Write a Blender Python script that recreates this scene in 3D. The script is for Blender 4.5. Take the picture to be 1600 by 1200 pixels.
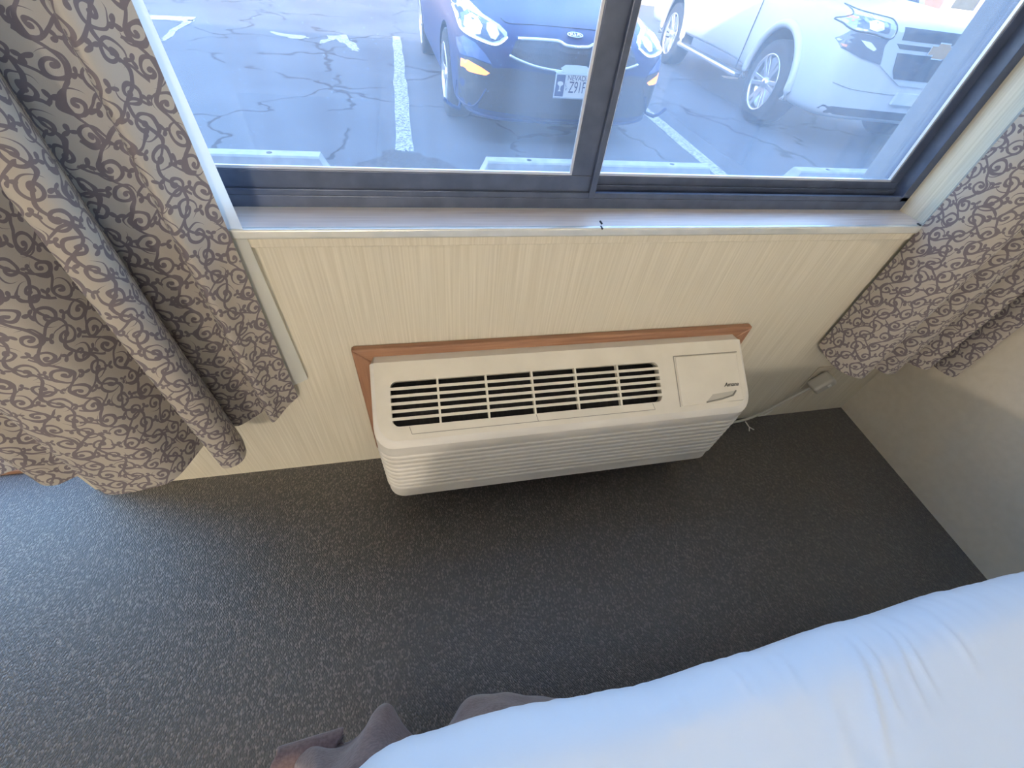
import bpy, bmesh, math, random
from mathutils import Vector, Matrix, noise
from mathutils.bvhtree import BVHTree

random.seed(7)
for o in list(bpy.data.objects):
    bpy.data.objects.remove(o, do_unlink=True)
S = bpy.context.scene
COL = S.collection
PI = math.pi

# ------------------------------------------------------------------ camera
CAM_H = 1.22
CAM = Vector((0.0, -0.647 * CAM_H, CAM_H))
F_PX = 641.87
R_ = Matrix(((0.97728431, -0.07904055, 0.19664173),
             (-0.18987302, -0.7387212, 0.64671418),
             (0.09414677, -0.66936058, -0.7369483)))
cd = bpy.data.cameras.new('camera')
cam = bpy.data.objects.new('camera', cd)
COL.objects.link(cam)
cd.sensor_fit = 'HORIZONTAL'
cd.sensor_width = 36.0
cd.lens = 36.0 * F_PX / 1600.0
cd.clip_start = 0.02
cd.clip_end = 300
m = Matrix((( R_[0][0], -R_[0][1], -R_[0][2], CAM.x),
            ( R_[1][0], -R_[1][1], -R_[1][2], CAM.y),
            ( R_[2][0], -R_[2][1], -R_[2][2], CAM.z), (0, 0, 0, 1)))
cam.matrix_world = m
S.camera = cam

# ------------------------------------------------------------------ world, sun, exposure
SUN_DIR = Vector((0.55, 0.80, -0.33)).normalized()      # direction the sunlight travels
w = bpy.data.worlds.new('sky')
S.world = w
w.use_nodes = True
nt = w.node_tree
nt.nodes.clear()
sky = nt.nodes.new('ShaderNodeTexSky')
sky.sky_type = 'NISHITA'
sky.sun_disc = False
sky.sun_elevation = math.asin(-SUN_DIR.z)
sky.sun_rotation = math.atan2(-SUN_DIR.x, -SUN_DIR.y)
sky.air_density = 1.0
sky.dust_density = .6
sky.ozone_density = 2.0
bgn = nt.nodes.new('ShaderNodeBackground')
bgn.inputs['Strength'].default_value = 1.35
won = nt.nodes.new('ShaderNodeOutputWorld')
nt.links.new(sky.outputs[0], bgn.inputs[0])
nt.links.new(bgn.outputs[0], won.inputs[0])
sl = bpy.data.lights.new('sun', 'SUN')
sl.energy = 7.0
sl.angle = math.radians(0.6)
sl.color = (1.0, 0.93, 0.82)
sun = bpy.data.objects.new('sun', sl)
COL.objects.link(sun)
sun.rotation_euler = SUN_DIR.to_track_quat('-Z', 'Y').to_euler()
sun.location = (-8, -10, 12)
S.view_settings.view_transform = 'Standard'
S.view_settings.look = 'None'
S.view_settings.gamma = 1.0
S.view_settings.use_curve_mapping = False
S.view_settings.exposure = 0.5

# ------------------------------------------------------------------ pixel helpers
def ray(px, py):
    v = Vector((px - 800.0, py - 600.0, F_PX))
    return (R_ @ v).normalized()
def at(px, py, ax, val):
    v = ray(px, py)
    return CAM + v * ((val - CAM[ax]) / v[ax])

# ------------------------------------------------------------------ material helpers
class G:
    """tiny node-graph calculator: numbers and sockets combined with python operators"""
    def __init__(self, mat):
        self.t = mat.node_tree
    def n(self, typ, **kw):
        nd = self.t.nodes.new(typ)
        for k, v in kw.items():
            setattr(nd, k, v)
        return nd
    def put(self, sock, v):
        if isinstance(v, V):
            self.t.links.new(v.s, sock)
        elif hasattr(v, 'is_output'):
            self.t.links.new(v, sock)
        else:
            sock.default_value = v
    def m(self, op, a, b=None, c=None):
        nd = self.n('ShaderNodeMath', operation=op)
        self.put(nd.inputs[0], a)
        if b is not None: self.put(nd.inputs[1], b)
        if c is not None: self.put(nd.inputs[2], c)
        return V(self, nd.outputs[0])
class V:
    def __init__(self, g, s): self.g, self.s = g, s
    def __add__(a, b): return a.g.m('ADD', a, b)
    __radd__ = __add__
    def __sub__(a, b): return a.g.m('SUBTRACT', a, b)
    def __rsub__(a, b): return a.g.m('SUBTRACT', b, a)
    def __mul__(a, b): return a.g.m('MULTIPLY', a, b)
    __rmul__ = __mul__
    def __truediv__(a, b): return a.g.m('DIVIDE', a, b)
    def lt(a, b): return a.g.m('LESS_THAN', a, b)
    def gt(a, b): return a.g.m('GREATER_THAN', a, b)
    def fn(a, op, *r): return a.g.m(op, a, *r)

def mat(name, col=(.8, .8, .8), rough=.5, metal=0., spec=.5, coat=0., emit=None, estr=0., **kw):
    M = bpy.data.materials.new(name)
    M.use_nodes = True
    b = M.node_tree.nodes['Principled BSDF']
    b.inputs['Base Color'].default_value = (*col, 1)
    b.inputs['Roughness'].default_value = rough
    b.inputs['Metallic'].default_value = metal
    b.inputs['Specular IOR Level'].default_value = spec
    b.inputs['Coat Weight'].default_value = coat
    if emit:
        b.inputs['Emission Color'].default_value = (*emit, 1)
        b.inputs['Emission Strength'].default_value = estr
    return M
def bsdf(M): return M.node_tree.nodes['Principled BSDF']
def vary(M, c1, c2, scale=(8, 8, 8), detail=4, bump=0., bdist=.002, lo=.35, hi=.65, rough=None, coord='Object', dist=0.):
    """noise-mixed colour with optional bump"""
    g = G(M)
    tc = g.n('ShaderNodeTexCoord')
    mp = g.n('ShaderNodeMapping')
    mp.inputs['Scale'].default_value = scale
    g.put(mp.inputs[0], tc.outputs[coord])
    nz = g.n('ShaderNodeTexNoise')
    nz.inputs['Scale'].default_value = 1
    nz.inputs['Detail'].default_value = detail
    nz.inputs['Distortion'].default_value = dist
    g.put(nz.inputs['Vector'], mp.outputs[0])
    rp = g.n('ShaderNodeValToRGB')
    rp.color_ramp.elements[0].position = lo
    rp.color_ramp.elements[1].position = hi
    rp.color_ramp.elements[0].color = (*c1, 1)
    rp.color_ramp.elements[1].color = (*c2, 1)
    g.put(rp.inputs[0], nz.outputs[0])
    g.put(bsdf(M).inputs['Base Color'], rp.outputs[0])
    if bump:
        bp = g.n('ShaderNodeBump')
        bp.inputs['Strength'].default_value = bump
        bp.inputs['Distance'].default_value = bdist
        g.put(bp.inputs['Height'], nz.outputs[0])
        g.put(bsdf(M).inputs['Normal'], bp.outputs[0])
    return M

# ------------------------------------------------------------------ materials
# woven carpet
M_carpet = mat('carpet', rough=.45, spec=.6, coat=1.)
bsdf(M_carpet).inputs['Coat Roughness'].default_value = .24
bsdf(M_carpet).inputs['Coat IOR'].default_value = 1.66
def carpet_nodes():
    g = G(M_carpet); b = bsdf(M_carpet)
    tc = g.n('ShaderNodeTexCoord')
    mp = g.n('ShaderNodeMapping')
    mp.inputs['Rotation'].default_value = (0, 0, math.radians(35))
    mp.inputs['Scale'].default_value = (330, 190, 190)
    g.put(mp.inputs[0], tc.outputs['Object'])
    vo = g.n('ShaderNodeTexVoronoi')
    vo.inputs['Scale'].default_value = 1
    vo.inputs['Randomness'].default_value = .55
    g.put(vo.inputs['Vector'], mp.outputs[0])
    n2 = g.n('ShaderNodeTexNoise')
    n2.inputs['Scale'].default_value = 60
    n2.inputs['Detail'].default_value = 5
    g.put(n2.inputs['Vector'], tc.outputs['Object'])
    sep = g.n('ShaderNodeSeparateColor')
    g.put(sep.inputs[0], vo.outputs['Color'])
    f = V(g, sep.outputs[0]).fn('POWER', 2.0) * .75 + V(g, n2.outputs[0]) * .3 - V(g, vo.outputs['Distance']) * .25
    rp = g.n('ShaderNodeValToRGB')
    e = rp.color_ramp.elements
    e[0].position = .02; e[0].color = (.010, .0085, .008, 1)
    e[1].position = .85; e[1].color = (.120, .102, .090, 1)
    x = e.new(.35); x.color = (.030, .025, .022, 1)
    g.put(rp.inputs[0], f)
    g.put(b.inputs['Base Color'], rp.outputs[0])
    bp = g.n('ShaderNodeBump')
    bp.inputs['Strength'].default_value = .8
    bp.inputs['Distance'].default_value = .003
    bp.invert = True
    g.put(bp.inputs['Height'], vo.outputs['Distance'])
    b2 = g.n('ShaderNodeBump'); b2.inputs['Strength'].default_value = .45; b2.inputs['Distance'].default_value = .003; b2.invert = True
    g.put(b2.inputs['Height'], vo.outputs['Distance']); g.put(b.inputs['Coat Normal'], b2.outputs[0])
    g.put(b.inputs['Normal'], bp.outputs[0])
    b.inputs['Sheen Weight'].default_value = .4
    b.inputs['Sheen Roughness'].default_value = .5
    b.inputs['Sheen Tint'].default_value = (.9, .93, 1., 1)
carpet_nodes()
# wallpaper with fine vertical streaks
M_wall = vary(mat('wallpaper', rough=.6, spec=.3), (.585, .545, .44), (.715, .675, .565), (230, 230, 3.5), 5, .25, .001, .3, .7)
M_wall2 = vary(mat('painted_wall', rough=.8, spec=.2), (.77, .71, .59), (.81, .75, .63), (40, 40, 40), 4, .2, .002)
M_ceil = vary(mat('ceiling_paint', rough=.9), (.78, .77, .74), (.82, .81, .78), (60, 60, 60), 4, .3, .003)
M_ext = vary(mat('stucco', rough=.85, spec=.2), (.36, .38, .42), (.44, .46, .50), (50, 50, 50), 5, .4, .004)
M_roof = vary(mat('roofing', rough=.9), (.16, .15, .14), (.22, .21, .2), (20, 20, 20), 4)
M_wood = vary(mat('trim_wood', rough=.42, spec=.4), (.25, .125, .075), (.40, .225, .14), (5, 120, 120), 4, .15, .001, .3, .75, dist=.6)
M_woodv = vary(mat('trim_wood_upright', rough=.42, spec=.4), (.25, .125, .075), (.40, .225, .14), (120, 120, 5), 4, .15, .001, .3, .75, dist=.6)
M_sill = vary(mat('sill_laminate', rough=.45, spec=.9, coat=1.), (.64, .54, .48), (.78, .70, .65), (6, 140, 140), 4, .05, .001, .3, .7)
bsdf(M_sill).inputs['Coat IOR'].default_value = 1.8
bsdf(M_sill).inputs['Coat Roughness'].default_value = .4
M_nose = vary(mat('sill_edge_metal', rough=.25, spec=.7, metal=.35), (.70, .72, .68), (.78, .80, .76), (30, 30, 30))
M_bronze = vary(mat('bronze_aluminium', rough=.33, spec=.6, metal=.25), (.062, .085, .145), (.085, .112, .185), (25, 25, 25))  # bronze turned bluish and paler, window flare mixed into its colour
M_gasket = mat('glazing_bead', (.62, .66, .74), .35, metal=.5)
M_pvc = vary(mat('white_plastic', rough=.38, spec=.5), (.70, .665, .57), (.745, .71, .615), (15, 15, 15), 3)
M_pvcf = vary(mat('yellowed_plastic', rough=.42, spec=.45), (.66, .635, .575), (.75, .725, .66), (6, 6, 40), 5, lo=.3, hi=.7)
M_dark = mat('dark_cavity', (.006, .006, .008), .8)
M_coil = vary(mat('coil_dust', rough=.7), (.006, .006, .009), (.025, .024, .027), (120, 20, 20), 4, lo=.45, hi=.8)  # near black: the shade behind the grille is put into the coil's colour
M_ink = mat('black_ink', (.008, .008, .01), .5)
M_seam = mat('seam_shadow_gap', (.30, .29, .25), .7)
M_galv = vary(mat('galvanised_steel', rough=.4, metal=.7), (.42, .40, .36), (.55, .52, .47), (20, 60, 60))
M_cord = mat('cord_pvc', (.52, .51, .46), .5)
M_tie = mat('tie_wrap', (.72, .72, .68), .4)
M_sheet = vary(mat('bed_sheet', rough=.75, spec=.25), (.64, .715, .80), (.69, .76, .835), (3, 3, 3), 4, .12, .004)
bsdf(M_sheet).inputs['Sheen Weight'].default_value = .2
M_blanket = vary(mat('brown_fleece', rough=.95, spec=.1), (.145, .102, .100), (.205, .148, .143), (180, 180, 180), 4, .5, .002)
bsdf(M_blanket).inputs['Sheen Weight'].default_value = .4
M_box = vary(mat('box_spring_fabric', rough=.9), (.10, .085, .08), (.14, .12, .11), (90, 90, 90))
M_headboard = vary(mat('headboard_wood', rough=.4), (.12, .06, .03), (.2, .1, .055), (5, 90, 90), 4)
M_lining = mat('curtain_lining', (.78, .80, .78), .7)
M_rod = mat('rod_metal', (.25, .2, .15), .35, metal=.8)
def lining_nodes():
    g = G(M_lining); b = bsdf(M_lining)
    tr = g.n('ShaderNodeBsdfTranslucent'); tr.inputs[0].default_value = (.80, .83, .80, 1)
    mx = g.n('ShaderNodeMixShader'); mx.inputs[0].default_value = .45
    g.put(mx.inputs[1], b.outputs[0]); g.put(mx.inputs[2], tr.outputs[0])
    g.put(M_lining.node_tree.nodes['Material Output'].inputs[0], mx.outputs[0])
lining_nodes()

# scrolling-vine curtain fabric, drawn with node mathematics on the cloth's own metre UVs
M_curtain = mat('vine_fabric', rough=.7, spec=.25)
def curtain_nodes():
    g = G(M_curtain); b = bsdf(M_curtain)
    uv = g.n('ShaderNodeUVMap')
    nz = g.n('ShaderNodeTexNoise'); nz.inputs['Scale'].default_value = 26; nz.inputs['Detail'].default_value = 1
    g.put(nz.inputs['Vector'], uv.outputs[0])
    vm = g.n('ShaderNodeVectorMath', operation='MULTIPLY_ADD')
    g.put(vm.inputs[0], nz.outputs['Color']); vm.inputs[1].default_value = (.016, .016, 0)
    g.put(vm.inputs[2], uv.outputs[0])
    sx = g.n('ShaderNodeSeparateXYZ'); g.put(sx.inputs[0], vm.outputs[0])
    K = 1 / .040
    U = V(g, sx.outputs[0]) * K
    W = V(g, sx.outputs[1]) * K
    def layer(U, W, seed, pitch, rmax, wid):
        ci = U.fn('FLOOR')
        Wv = W + ci * .5
        cj = Wv.fn('FLOOR')
        qx = U - ci - .5
        qy = Wv - cj - .5
        cx = g.n('ShaderNodeCombineXYZ')
        g.put(cx.inputs[0], ci); g.put(cx.inputs[1], cj); cx.inputs[2].default_value = seed
        wn = g.n('ShaderNodeTexWhiteNoise', noise_dimensions='3D')
        g.put(wn.inputs['Vector'], cx.outputs[0])
        rnd = V(g, wn.outputs['Value'])
        flip = rnd.gt(.5) * 2 - 1
        r = (qx * qx + qy * qy).fn('SQRT')
        th = qy.fn('ARCTAN2', qx * flip) * (1 / (2 * PI))
        s = (r / pitch - th - rnd * 7.0).fn('FRACT')
        band = ((s - .5).fn('ABSOLUTE')).lt(wid) * r.lt(rmax)
        dot = r.lt(.085)
        return band.fn('MAXIMUM', dot), rnd, th, r
    a, rnd, th, r = layer(U, W, 1.0, .31, .45, .20)
    # star-shaped leaves on the cell corners
    U2 = U + .5
    W2 = W + .25
    ci = U2.fn('FLOOR'); Wv = W2 + ci * .5; cj = Wv.fn('FLOOR')
    qx = U2 - ci - .5; qy = Wv - cj - .5
    r2 = (qx * qx + qy * qy).fn('SQRT')
    t2 = qy.fn('ARCTAN2', qx)
    leaf = (r2 - ((t2 * 3 + ci * 2.1 + cj * 1.3).fn('COSINE') * .085 + .15)).lt(0)
    # stems wandering up between the scrolls
    st = (U + (W * 2 * PI * .5).fn('SINE') * .28).fn('FRACT')
    stem = ((st - .5).fn('ABSOLUTE')).lt(.07)
    st2 = (W + (U * 2 * PI * .5).fn('SINE') * .30).fn('FRACT')
    stem2 = ((st2 - .5).fn('ABSOLUTE')).lt(.065) * ((U * .5 + W * .31).fn('FRACT')).gt(.45)
    pat = a.fn('MAXIMUM', leaf).fn('MAXIMUM', stem).fn('MAXIMUM', stem2)
    n3 = g.n('ShaderNodeTexNoise'); n3.inputs['Scale'].default_value = 700; n3.inputs['Detail'].default_value = 2
    g.put(n3.inputs['Vector'], uv.outputs[0])
    mx = g.n('ShaderNodeMix', data_type='RGBA')
    g.put(mx.inputs[0], pat)
    mx.inputs[6].default_value = (.50, .465, .415, 1)
    mx.inputs[7].default_value = (.20, .175, .195, 1)
    m2 = g.n('ShaderNodeMix', data_type='RGBA', blend_type='MULTIPLY'); m2.inputs[0].default_value = .35
    g.put(m2.inputs[6], mx.outputs[2]); g.put(m2.inputs[7], n3.outputs['Color'])
    hs = g.n('ShaderNodeHueSaturation'); hs.inputs['Value'].default_value = 1.18
    g.put(hs.inputs['Color'], m2.outputs[2])
    g.put(b.inputs['Base Color'], mx.outputs[2])
    b.inputs['Sheen Weight'].default_value = .15
    bp = g.n('ShaderNodeBump'); bp.inputs['Strength'].default_value = .25; bp.inputs['Distance'].default_value = .001
    g.put(bp.inputs['Height'], n3.outputs[0])
    g.put(b.inputs['Normal'], bp.outputs[0])
    tr = g.n('ShaderNodeBsdfTranslucent'); g.put(tr.inputs[0], mx.outputs[2])
    ms = g.n('ShaderNodeMixShader'); ms.inputs[0].default_value = .2
    g.put(ms.inputs[1], b.outputs[0]); g.put(ms.inputs[2], tr.outputs[0])
    g.put(M_curtain.node_tree.nodes['Material Output'].inputs[0], ms.outputs[0])
curtain_nodes()

# dusty window glass: clear, a little mirror, and a pale film of dirt in upright runs
def glass(name, film, seed, runs):
    M = bpy.data.materials.new(name); M.use_nodes = True
    t = M.node_tree; t.nodes.clear(); g = G(M)
    out = g.n('ShaderNodeOutputMaterial')
    tr = g.n('ShaderNodeBsdfTransparent')
    gl = g.n('ShaderNodeBsdfGlossy'); gl.inputs['Roughness'].default_value = .0
    fr = g.n('ShaderNodeFresnel'); fr.inputs[0].default_value = 1.45
    m1 = g.n('ShaderNodeMixShader')
    ff = V(g, fr.outputs[0]).fn('MINIMUM', .12)
    g.put(m1.inputs[0], ff); g.put(m1.inputs[1], tr.outputs[0]); g.put(m1.inputs[2], gl.outputs[0])
    tl = g.n('ShaderNodeBsdfTranslucent'); tl.inputs[0].default_value = (.70, .82, 1.0, 1)
    tc = g.n('ShaderNodeTexCoord')
    mp = g.n('ShaderNodeMapping'); mp.inputs['Scale'].default_value = (14, 1, 1.1); mp.inputs['Location'].default_value = (seed, 0, 0)
    g.put(mp.inputs[0], tc.outputs['Object'])
    nz = g.n('ShaderNodeTexNoise'); nz.inputs['Scale'].default_value = 1; nz.inputs['Detail'].default_value = 3
    g.put(nz.inputs['Vector'], mp.outputs[0])
    n2 = g.n('ShaderNodeTexVoronoi'); n2.inputs['Scale'].default_value = 75
    g.put(n2.inputs['Vector'], tc.outputs['Object'])
    sp = V(g, n2.outputs['Distance']).lt(.10) * .10
    f = (V(g, nz.outputs[0]) - .35).fn('MAXIMUM', 0.) * (film * runs) + film * .85 + sp
    m2 = g.n('ShaderNodeMixShader')
    g.put(m2.inputs[0], f); g.put(m2.inputs[1], m1.outputs[0]); g.put(m2.inputs[2], tl.outputs[0])
    g.put(out.inputs[0], m2.outputs[0])
    return M
M_glassL = glass('dusty_glass', .068, 3.3, 1.5)
M_glassR = glass('dustier_glass', .105, 9.1, .5)
M_glassD = glass('door_glass', .03, 1.1, 1.)

# outdoors
M_asphalt = mat('asphalt', rough=.85, spec=.3)
def asphalt_nodes():
    g = G(M_asphalt); b = bsdf(M_asphalt)
    tc = g.n('ShaderNodeTexCoord')
    n1 = g.n('ShaderNodeTexNoise'); n1.inputs['Scale'].default_value = .9; n1.inputs['Detail'].default_value = 6
    n2 = g.n('ShaderNodeTexNoise'); n2.inputs['Scale'].default_value = 160; n2.inputs['Detail'].default_value = 3
    nd = g.n('ShaderNodeTexNoise'); nd.inputs['Scale'].default_value = 2.2; nd.inputs['Detail'].default_value = 5
    for n_ in (n1, n2, nd): g.put(n_.inputs['Vector'], tc.outputs['Object'])
    vm = g.n('ShaderNodeVectorMath', operation='MULTIPLY_ADD')
    g.put(vm.inputs[0], nd.outputs['Color']); vm.inputs[1].default_value = (.9, .9, 0); g.put(vm.inputs[2], tc.outputs['Object'])
    vo = g.n('ShaderNodeTexVoronoi', feature='DISTANCE_TO_EDGE'); vo.inputs['Scale'].default_value = .62
    g.put(vo.inputs['Vector'], vm.outputs[0])
    crack = V(g, vo.outputs['Distance']).lt(.011) * V(g, n1.outputs[0]).gt(.42)
    f = V(g, n1.outputs[0]) * .7 + V(g, n2.outputs[0]) * .35
    rp = g.n('ShaderNodeValToRGB')
    rp.color_ramp.elements[0].position = .3; rp.color_ramp.elements[0].color = (.066, .074, .088, 1)
    rp.color_ramp.elements[1].position = .75; rp.color_ramp.elements[1].color = (.130, .138, .152, 1)
    g.put(rp.inputs[0], f)
    mx = g.n('ShaderNodeMix', data_type='RGBA'); g.put(mx.inputs[0], crack * .9)
    g.put(mx.inputs[6], rp.outputs[0]); mx.inputs[7].default_value = (.03, .028, .028, 1)
    g.put(b.inputs['Base Color'], mx.outputs[2])
    bp = g.n('ShaderNodeBump'); bp.inputs['Strength'].default_value = .4; bp.inputs['Distance'].default_value = .006
    g.put(bp.inputs['Height'], n2.outputs[0]); g.put(b.inputs['Normal'], bp.outputs[0])
asphalt_nodes()
M_patch = vary(mat('broken_asphalt', rough=.9), (.035, .032, .034), (.085, .075, .07), (30, 30, 30), 6, .6, .01)
M_paint = vary(mat('worn_paint', rough=.8), (.10, .10, .11), (.45, .45, .44), (55, 55, 55), 8, .2, .002, .36, .56)
M_conc = vary(mat('concrete', rough=.85), (.34, .35, .36), (.46, .46, .46), (14, 14, 14), 6, .3, .004)
M_navy = mat('navy_paint', (.010, .029, .105), .38, spec=.16)
M_black = mat('black_plastic', (.012, .013, .017), .45)
M_grille = vary(mat('grille_mesh', rough=.5), (.006, .007, .010), (.03, .032, .04), (90, 90, 90), 2, .5, .004)
M_chrome = mat('chrome', (.80, .82, .85), .12, metal=1.)
M_white = mat('white_paint', (.46, .46, .465), .35)
M_tyre = vary(mat('tyre_rubber', rough=.85), (.016, .017, .020), (.03, .031, .034), (40, 40, 40))
M_rim = mat('alloy', (.66, .68, .71), .25, metal=.85)
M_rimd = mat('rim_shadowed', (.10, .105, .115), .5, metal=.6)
M_lens = mat('lamp_reflector', (.62, .66, .72), .12, metal=.7)
M_lamp = mat('lit_headlamp', (1, 1, 1), .3, emit=(1., .93, .80), estr=6)
M_drl = mat('lit_light_strip', (1, 1, 1), .3, emit=(.9, .95, 1.), estr=1.2)
M_amber = mat('lit_turn_signal', (.9, .25, .02), .3, emit=(1., .30, .05), estr=1.5)
M_amber2 = mat('amber_reflector', (.60, .22, .10), .25)
M_bulb = mat('headlamp_bulb', (.85, .87, .9), .1, metal=.3)
M_carglass = mat('car_glass', (.012, .016, .022), .06, spec=.8)
M_plate = mat('plate_white', (.52, .52, .50), .5)
M_plateblue = mat('plate_picture', (.03, .045, .12), .4)
M_gold = mat('gold_emblem', (.42, .26, .11), .4, metal=.3)
M_tan = vary(mat('tan_stucco', rough=.9), (.50, .36, .30), (.58, .43, .36), (6, 6, 6), 4)
M_cream = mat('cream_paint', (.80, .72, .62), .7)
M_fillglobe = mat('lamp_glass', (1, 1, 1), .4, emit=(1., .88, .74), estr=178)  # glow of the added sconce that fills the room with light

# ------------------------------------------------------------------ mesh helpers
def obj(name, bm, material, parent=None, smooth=False, bev=0., seg=2):
    bmesh.ops.recalc_face_normals(bm, faces=bm.faces)
    me = bpy.data.meshes.new(name)
    bm.to_mesh(me); bm.free()
    return mobj(name, me, material, parent, smooth, bev, seg)
def mobj(name, me, material, parent=None, smooth=False, bev=0., seg=2):
    if material:
        me.materials.clear(); me.materials.append(material)
    if smooth:
        for p in me.polygons: p.use_smooth = True
    o = bpy.data.objects.new(name, me)
    COL.objects.link(o)
    if parent: o.parent = parent
    if bev:
        b = o.modifiers.new('bevel', 'BEVEL')
        b.width = bev; b.segments = seg; b.limit_method = 'ANGLE'; b.angle_limit = math.radians(40)
        if smooth is not None:
            b.harden_normals = False
    return o
def tag(o, label=None, cat=None, group=None, kind=None):
    if label: o['label'] = label
    if cat: o['category'] = cat
    if group: o['group'] = group
    if kind: o['kind'] = kind
    return o
def thing(name, loc=(0, 0, 0), rz=0., **k):
    o = bpy.data.objects.new(name, None)
    COL.objects.link(o)
    o.location = loc; o.rotation_euler = (0, 0, rz); o.empty_display_size = .1
    return tag(o, **k)
def box(bm, x0, x1, y0, y1, z0, z1):
    vs = [bm.verts.new(p) for p in ((x0, y0, z0), (x1, y0, z0), (x1, y1, z0), (x0, y1, z0), (x0, y0, z1), (x1, y0, z1), (x1, y1, z1), (x0, y1, z1))]
    for f in ((0, 3, 2, 1), (4, 5, 6, 7), (0, 1, 5, 4), (1, 2, 6, 5), (2, 3, 7, 6), (3, 0, 4, 7)):
        bm.faces.new([vs[i] for i in f])
def bx(*a):
    bm = bmesh.new(); box(bm, *a); return bm
def prism(pts, ax, a, b):
    """extrude a 2-D outline along axis ax from a to b (pts in the two other axes, in order)"""
    bm = bmesh.new()
    def P(p, t):
        q = list(p); q.insert(ax, t); return q
    A = [bm.verts.new(P(p, a)) for p in pts]
    B = [bm.verts.new(P(p, b)) for p in pts]
    n = len(pts)
    for i in range(n):
        bm.faces.new((A[i], A[(i + 1) % n], B[(i + 1) % n], B[i]))
    bm.faces.new(A[::-1]); bm.faces.new(B)
    return bm
def tube(pts, r, n=10, bm=None, closed=False):
    bm = bm or bmesh.new()
    pts = [Vector(p) for p in pts]
    rings = []
    up = Vector((0, 0, 1))
    for i, p in enumerate(pts):
        d = (pts[min(i + 1, len(pts) - 1)] - pts[max(i - 1, 0)]).normalized()
        s = d.cross(up)
        if s.length < 1e-3: s = d.cross(Vector((1, 0, 0)))
        s.normalize(); t = s.cross(d).normalized()
        rr = r(i / (len(pts) - 1)) if callable(r) else r
        rings.append([bm.verts.new(p + s * rr * math.cos(a) + t * rr * math.sin(a)) for a in (2 * PI * k / n for k in range(n))])
    for A, B in zip(rings, rings[1:]):
        for k in range(n):
            bm.faces.new((A[k], A[(k + 1) % n], B[(k + 1) % n], B[k]))
    bm.faces.new(rings[0][::-1]); bm.faces.new(rings[-1])
    return bm
def catmull(pts, n):
    """n samples on a Catmull-Rom curve through pts"""
    P = [Vector(p) for p in pts]
    P = [P[0] * 2 - P[1]] + P + [P[-1] * 2 - P[-2]]
    out = []
    m_ = len(P) - 3
    for i in range(n):
        t = i / (n - 1) * m_
        k = min(int(t), m_ - 1); f = t - k
        a, b, c, d = P[k:k + 4]
        out.append(.5 * ((2 * b) + (c - a) * f + (2 * a - 5 * b + 4 * c - d) * f * f + (3 * b - a - 3 * c + d) * f ** 3))
    return out
def evaluated(o):
    dg = bpy.context.evaluated_depsgraph_get()
    dg.update()
    return bpy.data.meshes.new_from_object(o.evaluated_get(dg))
def text_mesh(txt, size, depth=.0006, shear=0.):
    c = bpy.data.curves.new('lettering', 'FONT')
    c.body = txt; c.size = size; c.extrude = depth; c.align_x = 'CENTER'; c.align_y = 'CENTER'; c.shear = shear
    o = bpy.data.objects.new('lettering', c)
    COL.objects.link(o)
    me = evaluated(o)
    bpy.data.objects.remove(o, do_unlink=True)
    return me

# ================================================================== ROOM SHELL
XR = 1.70          # right wall at the window wall
WT = .22           # window wall thickness
GR = -.03          # car park level
CZ = 2.42
WX0, WX1, WZ0, WZ1 = -.86, 1.279, .800, 2.02     # window opening
DX0, DX1, DZ1 = -2.95, -.99, 2.06                # patio door opening

floor = tag(obj('floor', bx(-3.2, 1.74, -3.9, .085, -.04, 0), M_carpet), 'dark brown woven carpet covering the room floor', kind='structure')

bm = bmesh.new()
def wbox(x0, x1, z0, z1): box(bm, x0, x1, 0, WT, z0, z1)
wbox(-3.3, DX0, GR, CZ)
wbox(DX0, DX1, DZ1, CZ)
wbox(DX1, WX0, 0 - .03, CZ)
# below window, around the air conditioner sleeve opening
AX0, AX1, AZ0, AZ1 = -.115, .873, .115, .478
wbox(WX0, AX0, -.03, WZ0); wbox(AX1, WX1, -.03, WZ0)
wbox(AX0, AX1, AZ1, WZ0); wbox(AX0, AX1, -.03, AZ0)
wbox(WX0, WX1, WZ1, CZ)
wbox(WX1, XR + .12, -.03, CZ)
tag(obj('wall_front', bm, M_wall), 'cream streaked wallpaper wall under and around the window', kind='structure')
# outside face of that wall
bm = bmesh.new()
def ebox(x0, x1, z0, z1): box(bm, x0, x1, WT, WT + .012, z0, z1)
ebox(-6, DX0, GR, 2.6); ebox(DX0, DX1, DZ1, 2.6); ebox(DX1, WX0, GR, 2.6); ebox(WX0, WX1, GR, WZ0); ebox(WX0, WX1, WZ1, 2.6); ebox(WX1, 7, GR, 2.6)
tag(obj('wall_outside', bm, M_ext), 'grey stucco skin on the outside of the window wall', kind='structure')
# stucco lining of the outer reveal right of the window
tag(obj('trim_1', bx(WX1 - .004, WX1, .146, WT + .012, WZ0, WZ1), vary(mat('reveal_paint', rough=.8, spec=.2), (.17, .19, .23), (.20, .22, .26), (30, 30, 30))), 'grey stucco return outside the window frame', kind='structure')

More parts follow.
